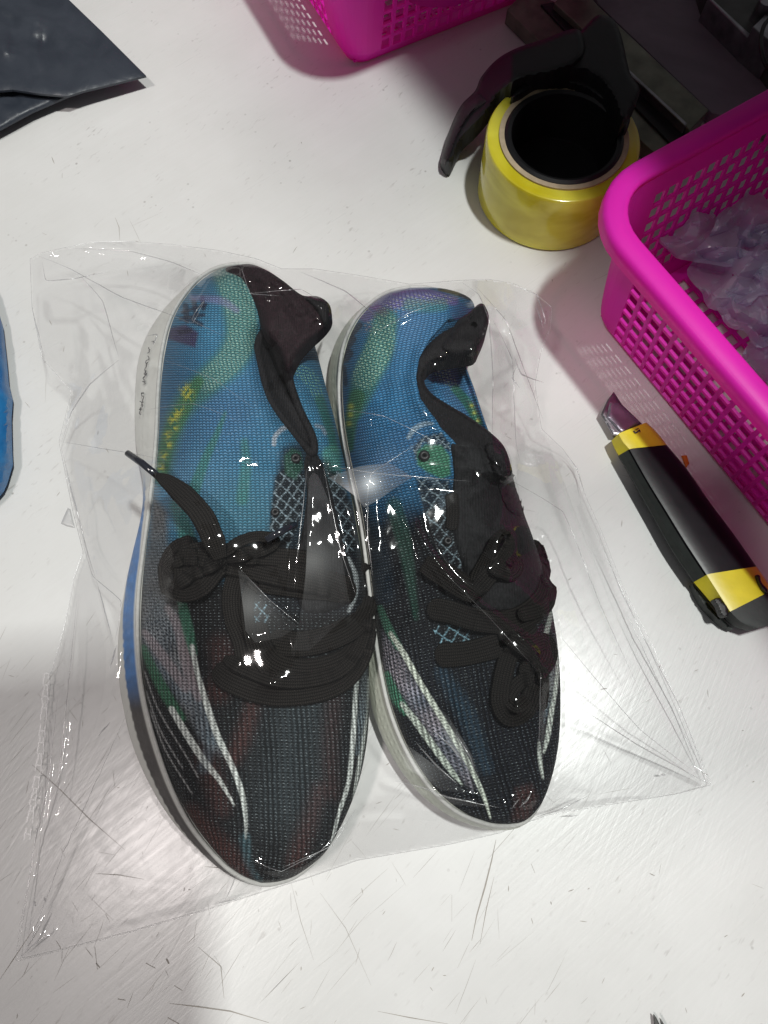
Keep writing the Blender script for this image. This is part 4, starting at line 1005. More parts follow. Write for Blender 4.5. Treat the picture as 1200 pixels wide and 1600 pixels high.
pillow('curved_arm', [(689, 250), (695, 225), (704, 198), (720, 165), (742, 142), (752, 120), (775, 94), (805, 76), (850, 61), (900, 45), (915, 70), (905, 96), (870, 112), (845, 118), (812, 126), (780, 148), (766, 170), (745, 195), (724, 216), (712, 240), (704, 255), (695, 256)],
       lambda x, y: np.interp(x, [690, 745, 800, 900], [.006, .030, .052, .060]), .004, 8, MT['black'], TD, .011, 4, n=150, do_splat=False)
pillow('arm_grip', [(690, 247), (697, 222), (706, 198), (722, 166), (744, 146), (756, 150), (762, 160), (742, 172), (724, 196), (710, 226), (700, 252)],
       lambda x, y: np.interp(x, [690, 745, 800], [.0085, .0335, .050]), .003, 7, simple('maroon_black_rubber', (.020, .010, .015), .5), TD, .004, 3, n=90, do_splat=False)
pillow('frame_plate', [(896, 60), (930, 26), (944, 24), (960, 32), (972, 60), (984, 112), (1000, 142), (985, 176), (972, 190), (950, 140), (915, 112), (868, 112), (850, 100)],
       lambda x, y: np.full(np.shape(x), .056), .004, 6, MT['black'], TD, .020, 4, n=110, do_splat=False)
pillow('axle_bridge', [(846, 100), (905, 96), (945, 112), (980, 165), (984, 190), (974, 205), (952, 168), (915, 140), (872, 128), (838, 134), (812, 150), (800, 150)], flat(.049), .002, 8, MT['black'], TD, .020, 3, n=120, do_splat=False)

# ------------------------------------------------------------------ utility knife
KN = thing('utility_knife', 'yellow and black snap blade utility knife lying beside the pink basket', 'knife', tuple(at(1070, 800, 0)))
def knife_loft(name, Lq, Mq, Rq, mat, parent, zL=.009, zM=.0165, zR=.014, cap=True, grow=0, n=24):
    Lq, Mq, Rq = (smooth_path(np.asarray(v, float), n) for v in (Lq, Mq, Rq))
    cols = [at(Lq[:, 0], Lq[:, 1], .0012), at(Lq[:, 0], Lq[:, 1], .0035)]
    Ltop = Lq * .82 + Mq * .18
    cols.append(at(Lq[:, 0] * .95 + Mq[:, 0] * .05, Lq[:, 1] * .95 + Mq[:, 1] * .05, zL + grow)); cols.append(at((Lq * .35 + Mq * .65)[:, 0], (Lq * .35 + Mq * .65)[:, 1], zM - .0028 + grow))
    cols.append(at((Lq * .08 + Mq * .92)[:, 0], (Lq * .08 + Mq * .92)[:, 1], zM - .0004 + grow))
    for f in (.06, .3, .6, .85): q_ = Mq * (1 - f) + Rq * f; cols.append(at(q_[:, 0], q_[:, 1], zM * (1 - f) + zR * f + grow + .0006 * math.sin(math.pi * f)))
    q_ = Mq * .03 + Rq * .97; cols.append(at(q_[:, 0], q_[:, 1], zR - .001 + grow)); a_ = at(Rq[:, 0], Rq[:, 1], zR - .004)
    cols.append(a_); lo = a_.copy(); lo[:, 2] = .0012; cols.append(lo)
    G = np.stack(cols, 1); m_ = G.shape[1]; V = G.reshape(-1, 3)
    Fs = [(i * m_ + j, i * m_ + (j + 1) % m_, (i + 1) * m_ + (j + 1) % m_, (i + 1) * m_ + j) for i in range(n - 1) for j in range(m_)]
    Fs += [tuple(range(m_))[::-1], tuple((n - 1) * m_ + j for j in range(m_))]
    o = mesh(name, V, Fs, mat, parent, smooth=True)
    bm = bmesh.new(); bm.from_mesh(o.data); bmesh.ops.recalc_face_normals(bm, faces=bm.faces); bm.to_mesh(o.data); bm.free()
    o.data.polygons.foreach_set('use_smooth', np.zeros(len(o.data.polygons), bool)) if False else None
    md = o.modifiers.new('edge', 'EDGE_SPLIT'); md.split_angle = math.radians(38)
    return o
kl = [(966, 712), (994, 762), (1022, 812), (1050, 862), (1083, 910)]; km = [(985, 701), (1014, 752), (1044, 800), (1074, 848), (1106, 897)]; kr = [(1042, 695), (1075, 735), (1108, 783), (1146, 834), (1182, 885)]
knife_loft('handle', kl, km, kr, MT['glossblack'], KN)
# rubber side panel
V = []; L5 = smooth_path(np.array(kl, float), 30); M5 = smooth_path(np.array(km, float), 30)
G = np.stack([at(*(L5 * (1 - f) + M5 * f).T, z) for f, z in ((-.02, .0045), (.06, .0105), (.40, .0140), (.80, .0166), (.80, .0155), (-.02, .0030))], 1)
mesh('rubber_side', G.reshape(-1, 3), [(i * 6 + j, i * 6 + (j + 1) % 6, (i + 1) * 6 + (j + 1) % 6, (i + 1) * 6 + j) for i in range(29) for j in range(6)] + [tuple(range(6)), tuple(174 + j for j in range(6))], MT['darkrubber'], KN, smooth=False)
knife_loft('front_collar', [(955, 689), (960, 701), (966, 712)], [(967, 677), (975, 690), (985, 701)], [(1010, 660), (1026, 675), (1042, 695)], MT['yellow'], KN, grow=.0004, n=8)
knife_loft('rear_collar', [(1083, 910), (1105, 936), (1127, 962)], [(1106, 897), (1124, 926), (1142, 955)], [(1182, 885), (1194, 902), (1207, 922)], MT['yellow'], KN, grow=.0006, n=8)
knife_loft('end_cap', [(1127, 962), (1145, 978), (1168, 986)], [(1142, 955), (1160, 972), (1184, 982)], [(1207, 922), (1222, 945), (1232, 968)], MT['darkrubber'], KN, grow=.0002, n=10)
for poly in ([(1082, 912), (1096, 930), (1112, 950), (1126, 966), (1146, 984), (1128, 975), (1108, 956), (1094, 938)],):
    pillow('under_shell', poly, flat(.006), .002, 3, MT['darkrubber'], KN, .005, 2.5, n=60, do_splat=False)
for poly in ([(1115, 937), (1124, 934), (1129, 940), (1136, 947), (1138, 962), (1128, 962), (1122, 948)], [(1181, 900), (1187, 899), (1190, 910), (1200, 922), (1197, 928), (1188, 918)]):
    pillow('notch_tab', poly, flat(.0165), .001, 2, MT['black'], KN, .004, 2, n=40, do_splat=False)
pillow('blade', [(939, 647), (949, 625), (959, 612), (972, 632), (1003, 662), (967, 682), (958, 680)], lambda x, y: .0065 + 0 * x, .0006, 3, MT['steel'], KN, .0008, 3, straight=True, do_splat=False)
pillow('blade_facet', [(948, 652), (953, 628), (966, 630), (1000, 660), (972, 678)], lambda x, y: .0078 + 0 * x, .0008, 3, simple('lilac_steel', (.34, .32, .38), .3, 90, .3, .2, .6, .7), KN, .0012, 3, straight=True, do_splat=False)  # the blade's light facet, laid on as a thin lighter plate
# arrow-like mark stamped on the yellow collar
strip_segs = [([(990, 673), (994, 677)], .0007), ([(994, 676), (999, 672)], .0007), ([(999, 671), (1000, 675)], .0006), ([(993, 671), (998, 669)], .0004)]
V = []; Fs = []
for (a, b), wd in strip_segs:
    A = at(*a, .0172); B = at(*b, .0172); d = (B - A) / np.linalg.norm(B - A); nr = np.array([-d[1], d[0], 0]) * wd / 2; k = len(V)
    V += [A + nr, A - nr, B - nr, B + nr]; Fs.append((k, k + 1, k + 2, k + 3))
mesh('stamped_mark', V, Fs, MT['ink'], KN, smooth=False)
oc = pillow('orange_chip', [(1065, 712), (1073, 711), (1077, 724), (1072, 731)], flat(.0008), .0006, 3, MT['orange'], None, .0006, 2, straight=True, do_splat=False)
tag(oc, 'tiny orange plastic chip between the knife and the pink basket', 'plastic chip')

# ------------------------------------------------------------------ poly packets at the left
pk = thing('poly_mailer', 'dark grey blue plastic packet with pointed corner at the top left', 'packet', tuple(at(60, 60, 0)))
pillow('packet_top', [(-120, -90), (20, -90), (108, 0), (160, 50), (228, 118), (180, 130), (130, 142), (105, 150), (60, 146), (20, 140), (-120, 150)], lambda x, y: np.interp(x + y * 0, [0, 228], [.017, .011]), .002, 70, MT['packet'], pk, .0015, 5, straight=True, seed=41, amp=.024, scale=70, do_splat=False)
pillow('packet_fold', [(-120, 120), (20, 132), (62, 142), (90, 146), (106, 150), (50, 174), (0, 201), (-120, 260)], flat(.0085), .002, 20, MT['packet'], pk, .0015, 5, straight=True, seed=42, amp=.012, scale=40, do_splat=False)
bb = pillow('blue_packet', [(-110, 420), (-20, 440), (0, 505), (6, 560), (9, 595), (15, 620), (13, 650), (14, 700), (15, 722), (6, 752), (0, 765), (-30, 800), (-110, 830)], lambda x, y: .009 + 0 * x, .006, 30, MT['bluebag'], None, .004, 5, straight=True, seed=44, amp=.05, scale=45, do_splat=False)
tag(bb, 'shiny blue plastic packet peeking in at the left edge', 'packet')

# ------------------------------------------------------------------ metal machine at the top right
MA = thing('sealing_machine', 'dark metal bench machine with rails in the shade at the top right corner', 'machine', tuple(at(1000, 60, 0)))
def slab(name, poly, z0, z1, mat, parent):
    top = [at(x, y, z1) for x, y in poly]; V = top + [np.array([t[0], t[1], z0]) for t in top]; n_ = len(poly)
    Fs = [tuple(range(n_)), tuple(range(2 * n_ - 1, n_ - 1, -1))] + [(i, n_ + i, n_ + (i + 1) % n_, (i + 1) % n_) for i in range(n_)]
    o = mesh(name, V, Fs, mat, parent, smooth=False)
    bm = bmesh.new(); bm.from_mesh(o.data); bmesh.ops.recalc_face_normals(bm, faces=bm.faces); bm.to_mesh(o.data); bm.free()
    bv = o.modifiers.new('bevel', 'BEVEL'); bv.width = .0005; bv.segments = 2
    return o
olive = simple('brushed_olive_steel', (.16, .16, .125), .35, 60, .35, .15, .5, .6)
slab('base_rail', [(792, 14), (822, -16), (868, 3), (912, 44), (1040, 165), (1082, 205), (1050, 262), (1006, 224)], .001, .012, olive, MA)
slab('rail', [(866, 4), (900, -30), (934, 8), (972, 44), (1108, 172), (1078, 204), (982, 111), (908, 42)], .001, .018, olive, MA)
slab('dark_channel', [(845, 6), (866, 3), (986, 114), (1078, 203), (1056, 232), (976, 150), (884, 48)], .001, .0135, MT['black'], MA)
slab('guide_strip', [(979, 110), (983, 108), (1074, 192), (1071, 197)], .0135, .0200, MT['steel'], MA)
slab('panel', [(934, 6), (880, -90), (1080, -90), (1108, -2), (1176, 64), (1260, 150), (1260, 220), (1112, 176), (974, 44)], .001, .010, MT['mauve'], MA)
slab('side_plate', [(1108, -4), (1090, -60), (1300, -60), (1300, 120), (1215, 110), (1178, 62)], .001, .024, MT['dark_steel'], MA)
slab('plate_edge', [(1106, -4), (1111, -4), (1180, 60), (1176, 66)], .001, .0265, MT['steel'], MA)
slab('bracket', [(1176, 42), (1196, 22), (1230, 44), (1214, 74)], .001, .034, MT['steel'], MA)
bc = at(1191, 18, .03); lathe('bolt', [(.0002, .024), (.0055, .024), (.0055, .038), (.0042, .0395), (.0002, .0395)], bc, MT['steel'], MA, 24)
tube('cable', at([1205, 1194, 1189, 1190, 1196, 1206, 1220], [26, 40, 60, 80, 100, 112, 118], [.040, .042, .042, .042, .040, .036, .03]), .0013, MT['black'], MA, 8, n=40)

# ------------------------------------------------------------------ small things
SC = thing('scissors', 'pair of dark pointed scissor tips entering at the bottom edge near the right corner', 'scissors', tuple(at(1032, 1600, 0)))
slab('blade', [(1022, 1585), (1026, 1590), (1034, 1607), (1070, 1690), (1050, 1700), (1024, 1610)], .002, .004, MT['dark_steel'], SC)
slab('blade', [(1031, 1590), (1036, 1597), (1044, 1612), (1090, 1690), (1074, 1700), (1036, 1612)], .005, .0065, MT['dark_steel'], SC)
fs_ = pillow('film_scrap', [(95, 818), (100, 806), (106, 793), (110, 796), (113, 810), (117, 825), (104, 822)], flat(.0006), .0006, 4, MT['frost'], None, .0003, 2, straight=True, do_splat=False)
tag(fs_, 'tiny cloudy film scrap on the table left of the shoes, seen through the bag', 'film scrap')

# ------------------------------------------------------------------ the clear bag, draped over the shoes
CREASE = film_material('clear_film_crease', gain=4.0, haze=0.20, rough=0.22, bscale=20, cap=.34)  # boosted reflection and white haze put glints into the crease tubes
BG = thing('plastic_bag', 'large clear crinkled plastic bag wrapped round both sneakers', 'bag', tuple(at(560, 900, 0)))
OUT = [(47, 405), (62, 396), (100, 387), (145, 378), (200, 377), (270, 382), (340, 391), (400, 404), (440, 420), (490, 420), (560, 430), (640, 444), (720, 438), (760, 436), (800, 442), (835, 458), (862, 480), (860, 512), (845, 550), (836, 600), (846, 670), (880, 702), (900, 730), (915, 775), (940, 830), (975, 920), (1020, 1010), (1062, 1105), (1112, 1226), (1060, 1240), (950, 1258), (860, 1273), (780, 1302), (700, 1320), (560, 1344), (480, 1372), (410, 1394), (330, 1420), (200, 1458), (100, 1484), (24, 1502), (32, 1440), (50, 1350), (62, 1250), (68, 1140), (78, 1060), (100, 980), (116, 900), (130, 862), (114, 800), (92, 690), (112, 612), (66, 560), (50, 480)]
st = 3.0
gx, gy = np.meshgrid(np.arange(12, 1124, st), np.arange(366, 1512, st)); sh = gx.shape
Pg = np.stack([gx.ravel(), gy.ravel()], 1)
dfld = sdf(Pg, np.array(OUT, float)).reshape(sh)
# what lies beneath, smoothed so that the film bridges small gaps
obst = zf(gx, gy)
for _ in range(3):                              # pulled tight: the film spans from one high point to the next
    p_ = np.pad(obst, 1, mode='edge'); obst = np.maximum.reduce([p_[a:a + sh[0], b:b + sh[1]] for a in range(3) for b in range(3)])
for _ in range(5):
    p_ = np.pad(obst, 1, mode='edge'); obst = np.maximum(obst * 0, sum(p_[a:a + sh[0], b:b + sh[1]] for a in range(3) for b in range(3)) / 9)
obst = np.maximum(obst, zf(gx, gy)) + .0018
ins = dfld > 0
edgez = np.interp(np.hypot(gx - 90, gy - 430), [0, 120, 320], [.042, .030, .004])
edgez = np.maximum(edgez, np.interp(np.hypot(gx - 800, gy - 470), [0, 90, 260], [.050, .040, .004]))
edgez = np.maximum(edgez, np.interp(np.hypot(gx - 430, gy - 415), [0, 60, 220], [.045, .035, .004]))
edgez = np.maximum(edgez, np.interp(np.hypot(gx - 95, gy - 690), [0, 60, 200], [.020, .014, .004]))
edgez = np.maximum(edgez, .004)
z = np.where(ins, np.maximum(obst, .006), edgez)
def relax(z, obst, ins, edgez, it, om=1.0):
    for _ in range(it):
        a = z.copy(); a[1:-1, 1:-1] = .25 * (z[:-2, 1:-1] + z[2:, 1:-1] + z[1:-1, :-2] + z[1:-1, 2:])
        z = np.where(ins, np.maximum(a, obst), edgez)
    return z
for k in (8, 4, 2):
    zo = z[::k, ::k].copy(); ob = np.maximum.reduce([np.pad(obst, ((0, k), (0, k)))[i:i + obst.shape[0], j:j + obst.shape[1]] for i in (0, k // 2) for j in (0, k // 2)])[::k, ::k]
    zo = relax(zo, ob, ins[::k, ::k], edgez[::k, ::k], 400)
    iy = np.clip(np.arange(sh[0]) / k, 0, zo.shape[0] - 1.001); ix = np.clip(np.arange(sh[1]) / k, 0, zo.shape[1] - 1.001)
    y0 = iy.astype(int); x0 = ix.astype(int); fy = (iy - y0)[:, None]; fx = (ix - x0)[None]
    zu = (zo[y0][:, x0] * (1 - fx) + zo[y0][:, x0 + 1] * fx) * (1 - fy) + (zo[y0 + 1][:, x0] * (1 - fx) + zo[y0 + 1][:, x0 + 1] * fx) * fy
    z = np.where(ins, np.maximum(zu, obst), edgez)
z = relax(z, obst, ins, edgez, 120)
# creases: (polyline, height in m, half width in px); negative = valley
CR = [([(47, 405), (120, 440), (200, 478), (290, 500), (330, 520)], .004, 9), ([(60, 396), (145, 384), (250, 398), (300, 404)], .005, 7), ([(145, 378), (230, 395), (330, 440), (372, 470)], .003, 8),
      ([(70, 400), (68, 430), (75, 440), (110, 436), (160, 425)], .006, 6), ([(70, 455), (130, 460), (180, 530), (190, 600)], .005, 12), ([(120, 420), (160, 470), (186, 540), (186, 562)], -.005, 9),
      ([(190, 562), (140, 600), (112, 640), (92, 690)], .005, 6), ([(95, 690), (200, 705), (245, 715)], .003, 5), ([(92, 690), (110, 760), (130, 830), (150, 900)], .004, 5),
      ([(205, 520), (236, 516), (250, 530)], .004, 6), ([(186, 560), (160, 620), (140, 700)], -.004, 10), ([(130, 450), (134, 540), (120, 600)], .004, 8),
      ([(300, 430), (420, 440), (470, 470)], .0015, 4), ([(380, 415), (392, 460), (440, 462)], .002, 4), ([(420, 420), (470, 450), (520, 500)], .004, 8), ([(490, 425), (540, 450), (600, 500), (610, 520)], .005, 8),
      ([(560, 430), (620, 470), (585, 515)], .003, 6), ([(520, 500), (545, 600), (560, 740)], -.003, 14), ([(570, 520), (600, 512), (640, 490), (690, 470)], .003, 5),
      ([(720, 440), (745, 455), (760, 490), (770, 560), (768, 700), (790, 740)], .006, 8), ([(790, 442), (800, 520), (820, 600), (860, 700), (960, 960), (1050, 1160)], .005, 7), ([(745, 450), (820, 540), (835, 600)], .005, 8),
      ([(835, 460), (850, 500), (800, 520), (770, 560)], .006, 7), ([(862, 480), (845, 520), (815, 500)], -.005, 6), ([(803, 560), (820, 600), (850, 640)], .007, 6), ([(770, 500), (790, 540), (800, 600), (806, 700)], -.005, 8),
      ([(808, 600), (830, 590), (850, 600)], .005, 5), ([(840, 690), (890, 800), (930, 940), (990, 1080)], .003, 6), ([(900, 730), (870, 720), (858, 712)], .004, 5),
      ([(505, 722), (575, 736), (650, 744), (730, 750)], .0035, 8), ([(480, 726), (470, 820), (462, 940), (470, 1030)], .0018, 7), ([(505, 725), (535, 830), (560, 935)], .0012, 8), ([(575, 738), (572, 790), (580, 860)], .0015, 8),
      ([(374, 890), (420, 940), (468, 976)], .003, 4), ([(468, 976), (390, 1000), (376, 890)], .002, 4), ([(560, 745), (620, 780), (700, 900), (830, 1010), (846, 1070)], .0035, 5), ([(640, 760), (660, 860), (700, 960)], .0015, 6),
      ([(846, 1060), (842, 1130), (842, 1200)], .004, 5), ([(660, 1120), (700, 1160), (732, 1198)], .0022, 6), ([(690, 1080), (720, 1130), (744, 1210)], .0025, 6), ([(610, 1130), (650, 1190), (710, 1235)], .003, 7), ([(630, 1215), (690, 1240), (800, 1262)], .003, 6),
      ([(800, 1250), (822, 1255), (835, 1240)], .003, 6), ([(860, 960), (900, 1090), (1000, 1165), (1110, 1226)], .0050, 6), ([(880, 1080), (960, 1140), (1110, 1226)], .004, 6), ([(900, 760), (960, 900), (1010, 1010), (1062, 1110), (1110, 1226)], .006, 7), ([(862, 1270), (960, 1245), (1040, 1238)], .003, 5),
      ([(820, 1290), (900, 1250), (925, 1245)], .003, 5), ([(384, 1300), (400, 1350), (480, 1350), (560, 1270)], .0018, 6), ([(430, 1360), (520, 1320), (560, 1262)], .0015, 5), ([(330, 1420), (372, 1368), (380, 1340)], .004, 4),
      ([(98, 1000), (84, 1100), (76, 1200), (60, 1320), (30, 1480)], .005, 6), ([(115, 930), (108, 1050), (100, 1150), (80, 1300), (46, 1450)], .004, 5), ([(150, 900), (176, 1000), (180, 1060)], .004, 5), ([(134, 880), (180, 1005), (165, 1130), (120, 1220), (40, 1490)], .004, 7),
      ([(200, 1120), (150, 1190), (60, 1420)], .003, 6), ([(130, 1030), (135, 1140), (140, 1040)], .002, 5), ([(30, 1490), (120, 1400), (210, 1300), (330, 1250)], .003, 8), ([(50, 1470), (150, 1450), (260, 1420), (400, 1390)], .004, 7),
      ([(240, 700), (300, 690), (420, 720), (500, 722)], .0016, 8), ([(232, 650), (330, 640), (440, 690)], .0014, 7), ([(250, 560), (340, 600), (400, 650)], .0012, 6), ([(545, 650), (640, 660), (740, 690)], .0015, 7),
      ([(880, 900), (940, 1080), (960, 1200)], -.003, 9), ([(560, 1290), (640, 1280), (740, 1300)], .003, 9), ([(160, 780), (190, 860), (200, 930)], .003, 9), ([(120, 850), (160, 760), (200, 720)], -.003, 9)]
for pl, a, w_ in CR:
    pl = smooth_path(np.array(pl, float), 24)
    cf = float(np.clip(zf(pl[:, 0], pl[:, 1]).mean() / .03, 0, 1)); a = a * (.62 + .3 * cf); w_ = w_ * 1.15
    m_ = (Pg[:, 0] > pl[:, 0].min() - 40) & (Pg[:, 0] < pl[:, 0].max() + 40) & (Pg[:, 1] > pl[:, 1].min() - 40) & (Pg[:, 1] < pl[:, 1].max() + 40)
    d, t = seg_dist(Pg[m_], pl)
    add = a * np.maximum(0, 1 - d / (w_ * 1.7)) * np.sqrt(np.sin(math.pi * np.clip(t, .04, .96)))
    zz_ = z.ravel(); zz_[m_] += add; z = zz_.reshape(sh)
gap = np.clip((z - obst) / .012, 0, 1)
loose = sm(0, 30, dfld) * (.12 + .88 * gap)
crowd = np.exp(-((gx - 120) ** 2 + (gy - 520) ** 2) / 190 ** 2) + np.exp(-((gx - 815) ** 2 + (gy - 560) ** 2) / 110 ** 2) + .25
z = z + crumple(gx, gy, 71, 70, 10) * .028 * loose * np.clip(crowd, 0, 1.1) * .75 + crumple(gx, gy, 72, 26, 8) * .0025 * loose * np.clip(crowd, 0, 1)
z = np.where(ins, np.maximum(z, np.maximum(obst - .0006, .0015)), z)
# snap the outer ring of grid points onto the outline
keep = dfld > -st * 0.71
X, Y = gx.copy(), gy.copy()
Z = z; W = at(X.ravel(), Y.ravel(), Z.ravel())
idx = np.arange(sh[0] * sh[1]).reshape(sh)
q = np.stack([idx[:-1, :-1].ravel(), idx[1:, :-1].ravel(), idx[1:, 1:].ravel(), idx[:-1, 1:].ravel()], 1)
q = q[(dfld.ravel()[q] > 0).all(1)]
def compact(W, q):
    u, inv = np.unique(q, return_inverse=True); return W[u], inv.reshape(q.shape)
Wc, qc = compact(W, q)
mesh('upper_film', Wc, qc, MT['film'], BG)
# hem: the outline itself is a double edge that catches the light
_o = np.vstack([OUT, OUT[:1]]).astype(float); _s = np.r_[0, np.cumsum(np.linalg.norm(np.diff(_o, axis=0), axis=1))]; _k = np.linspace(0, _s[-1], 700)
ol = np.stack([np.interp(_k, _s, _o[:, 0]), np.interp(_k, _s, _o[:, 1])], 1)
oz = np.interp(np.hypot(ol[:, 0] - 90, ol[:, 1] - 430), [0, 120, 320], [.042, .030, .004]); oz = np.maximum(oz, np.interp(np.hypot(ol[:, 0] - 800, ol[:, 1] - 470), [0, 90, 260], [.050, .040, .004])); oz = np.maximum(oz, np.interp(np.hypot(ol[:, 0] - 430, ol[:, 1] - 415), [0, 60, 220], [.045, .035, .004]))
hem = at(ol[:, 0], ol[:, 1], oz); hem = np.vstack([hem, hem[:1]])
tube('folded_edge', hem, .00011, CREASE, BG, 6)
# lower film, lying on the table
zl = .0007 + .0006 * np.abs(crumple(gx, gy, 73, 60, 6)); zl = np.where(zf(gx, gy) > .004, .0004, zl)
q2 = q.reshape(-1, 4); Wl, ql = compact(at(X.ravel(), Y.ravel(), zl.ravel()), q2)
mesh('lower_film', Wl[:], ql, MT['film_low'], BG)
def zfilm(px, py): return float(z[int(np.clip((py - 366) / st, 0, sh[0] - 1)), int(np.clip((px - 12) / st, 0, sh[1] - 1))])
CAMP = np.array([0, 0, CAM_H])
GLINT = film_material('clear_film_glint', gain=0.85, haze=0.02, rough=0.45, bscale=12)  # for added flaps that stand in for broad reflections on the film
POND = film_material('clear_film_sheen', gain=2.4, haze=0.08, rough=0.40, bscale=12, cap=.5)  # stronger reflection and haze for the one bright sheen flap
def facet(poly, lamp, lift, lean=(0, 0), bow=.0012, rough_mat=None):
    """a flat flap added to the film, tilted to glint lamp light at the camera"""
    P_ = np.array(poly, float); c = P_.mean(0); zc = zfilm(*c) + lift; A = at(c[0], c[1], zc)
    v1 = CAMP - A; v1 /= np.linalg.norm(v1); v2 = np.array(lamp) - A; v2 /= np.linalg.norm(v2)
    nr = v1 + v2; nr /= np.linalg.norm(nr); nr = nr + np.array([lean[0], lean[1], 0]); nr /= np.linalg.norm(nr)
    ol_ = []
    for i in range(len(P_)):
        a, b = P_[i], P_[(i + 1) % len(P_)]; k = max(1, int(np.linalg.norm(b - a) / 5)); ol_ += [a + (b - a) * t / k for t in range(k)]
    ol_ = np.array(ol_); g = np.stack(np.meshgrid(np.arange(P_[:, 0].min(), P_[:, 0].max(), 5), np.arange(P_[:, 1].min(), P_[:, 1].max(), 5)), -1).reshape(-1, 2)
    g = g[sdf(g, ol_) > 2.5]; pts = np.vstack([ol_, g]); m_ = len(ol_)
    vs, es, fs, *_ = delaunay_2d_cdt([Vector(p) for p in pts], [(i, (i + 1) % m_) for i in range(m_)], [], 1, 1e-4)
    V = []
    for v in vs:
        d = at(v[0], v[1], .0) - CAMP; t = ((A - CAMP) @ nr) / (d @ nr); p_ = CAMP + d * t
        p_ = p_ - nr * bow * (np.linalg.norm(np.array(v) - c) / 40) ** 2; p_[2] = max(p_[2], .0015); V.append(p_)
    return mesh('glint_flap', V, [tuple(f) for f in fs], rough_mat or GLINT, BG)
L1, L2_ = (.42, .17, 1.9), (-.61, -.22, 1.9)
facet([(498, 722), (506, 728), (518, 780), (530, 850), (546, 925), (556, 950), (520, 985), (462, 1042), (470, 990), (478, 900), (482, 800), (490, 735)], L1, .003, (.10, .05))
facet([(374, 888), (400, 912), (440, 958), (468, 978), (440, 996), (400, 1004), (384, 985), (378, 930)], L1, .002, (.12, -.05))
facet([(516, 742), (560, 728), (610, 722), (648, 742), (618, 762), (590, 782), (570, 792), (556, 775)], L1, .004, (.05, .0), .002, POND)
facet([(606, 1126), (640, 1166), (700, 1212), (734, 1240), (690, 1234), (636, 1200)], L1, .002, (.10, .02))
facet([(668, 1088), (700, 1116), (738, 1180), (752, 1214), (735, 1212), (700, 1160)], L1, .002, (.09, .03))
CL = [([(60, 400), (110, 420), (190, 464), (290, 500)], .3), ([(100, 388), (200, 392), (270, 410), (340, 440)], .3), ([(66, 410), (72, 438), (110, 436), (170, 424)], .3), ([(50, 480), (64, 540), (70, 556)], .3),
      ([(125, 430), (160, 470), (186, 560)], .25), ([(186, 562), (140, 600), (112, 645), (96, 690)], .35), ([(95, 690), (180, 704), (245, 716)], .2), ([(96, 700), (118, 790), (136, 860), (150, 905)], .3), ([(230, 525), (245, 522), (236, 545)], .3),
      ([(262, 490), (300, 505), (320, 470), (300, 500), (360, 530)], .2), ([(376, 414), (390, 458), (436, 462)], .22), ([(392, 458), (470, 452), (500, 470)], .2), ([(470, 425), (540, 455), (600, 505)], .3), ([(568, 520), (600, 512), (640, 488), (700, 470)], .22),
      ([(720, 440), (748, 460), (764, 500), (770, 580), (769, 680)], .3), ([(742, 446), (790, 500), (820, 580), (850, 660)], .25), ([(800, 444), (838, 460), (852, 500), (846, 516)], .35), ([(836, 474), (850, 515)], .4), ([(803, 556), (815, 585), (850, 598)], .4), ([(806, 575), (800, 590), (812, 606)], .35),
      ([(770, 500), (800, 560), (806, 690), (812, 720)], .22), ([(780, 740), (880, 800), (940, 950), (1000, 1080)], .2), ([(880, 704), (900, 730), (915, 775)], .3),
      ([(510, 728), (575, 738), (650, 745), (736, 752)], .25), ([(572, 790), (580, 740), (640, 700)], .25), ([(480, 730), (472, 800), (464, 880)], .22), ([(556, 930), (530, 850), (505, 728)], .2), ([(575, 780), (574, 830), (582, 900)], .3),
      ([(374, 888), (420, 936), (468, 976)], .16), ([(700, 900), (760, 960), (840, 1048)], .09), ([(845, 1050), (843, 1120), (842, 1200)], .28),
      ([(676, 1140), (704, 1166), (730, 1196)], .45), ([(712, 1146), (734, 1182), (744, 1212)], .45), ([(650, 1160), (680, 1194), (716, 1226)], .45), ([(618, 1220), (660, 1230), (700, 1246), (780, 1262)], .4), ([(812, 1262), (822, 1252), (830, 1238)], .5), ([(800, 1264), (812, 1248)], .4),
      ([(868, 985), (930, 1060), (1000, 1140), (1108, 1224)], .2), ([(905, 1105), (1000, 1166), (1108, 1225)], .38), ([(930, 830), (1000, 985), (1062, 1105), (1108, 1224)], .3), ([(980, 960), (1040, 1090), (1106, 1220)], .25), ([(835, 1278), (880, 1262), (918, 1244)], .4), ([(880, 1276), (904, 1274)], .4), ([(1032, 1211), (1042, 1211)], .5),
      ([(395, 1345), (440, 1362), (500, 1330), (560, 1262)], .18), ([(352, 1406), (366, 1375), (372, 1366)], .3), ([(338, 1412), (376, 1402)], .3), ([(440, 1356), (520, 1320), (556, 1264)], .2),
      ([(172, 1044), (178, 1020), (182, 1008)], .5), ([(154, 1150), (172, 1128)], .45), ([(120, 940), (108, 1060), (98, 1160), (86, 1270)], .25), ([(90, 1090), (76, 1220), (52, 1330), (30, 1480)], .3), ([(42, 1480), (54, 1460), (70, 1430)], .5), ([(30, 1496), (70, 1462), (68, 1452)], .35), ([(54, 1408), (56, 1416)], .5),
      ([(150, 905), (176, 1000)], .25), ([(200, 1110), (160, 1200), (100, 1330), (44, 1480)], .18), ([(130, 850), (145, 900), (190, 940), (180, 1000)], .2), ([(230, 640), (300, 630), (380, 660)], .14), ([(250, 560), (330, 590), (400, 640)], .14), ([(535, 640), (600, 650), (680, 690)], .16)]
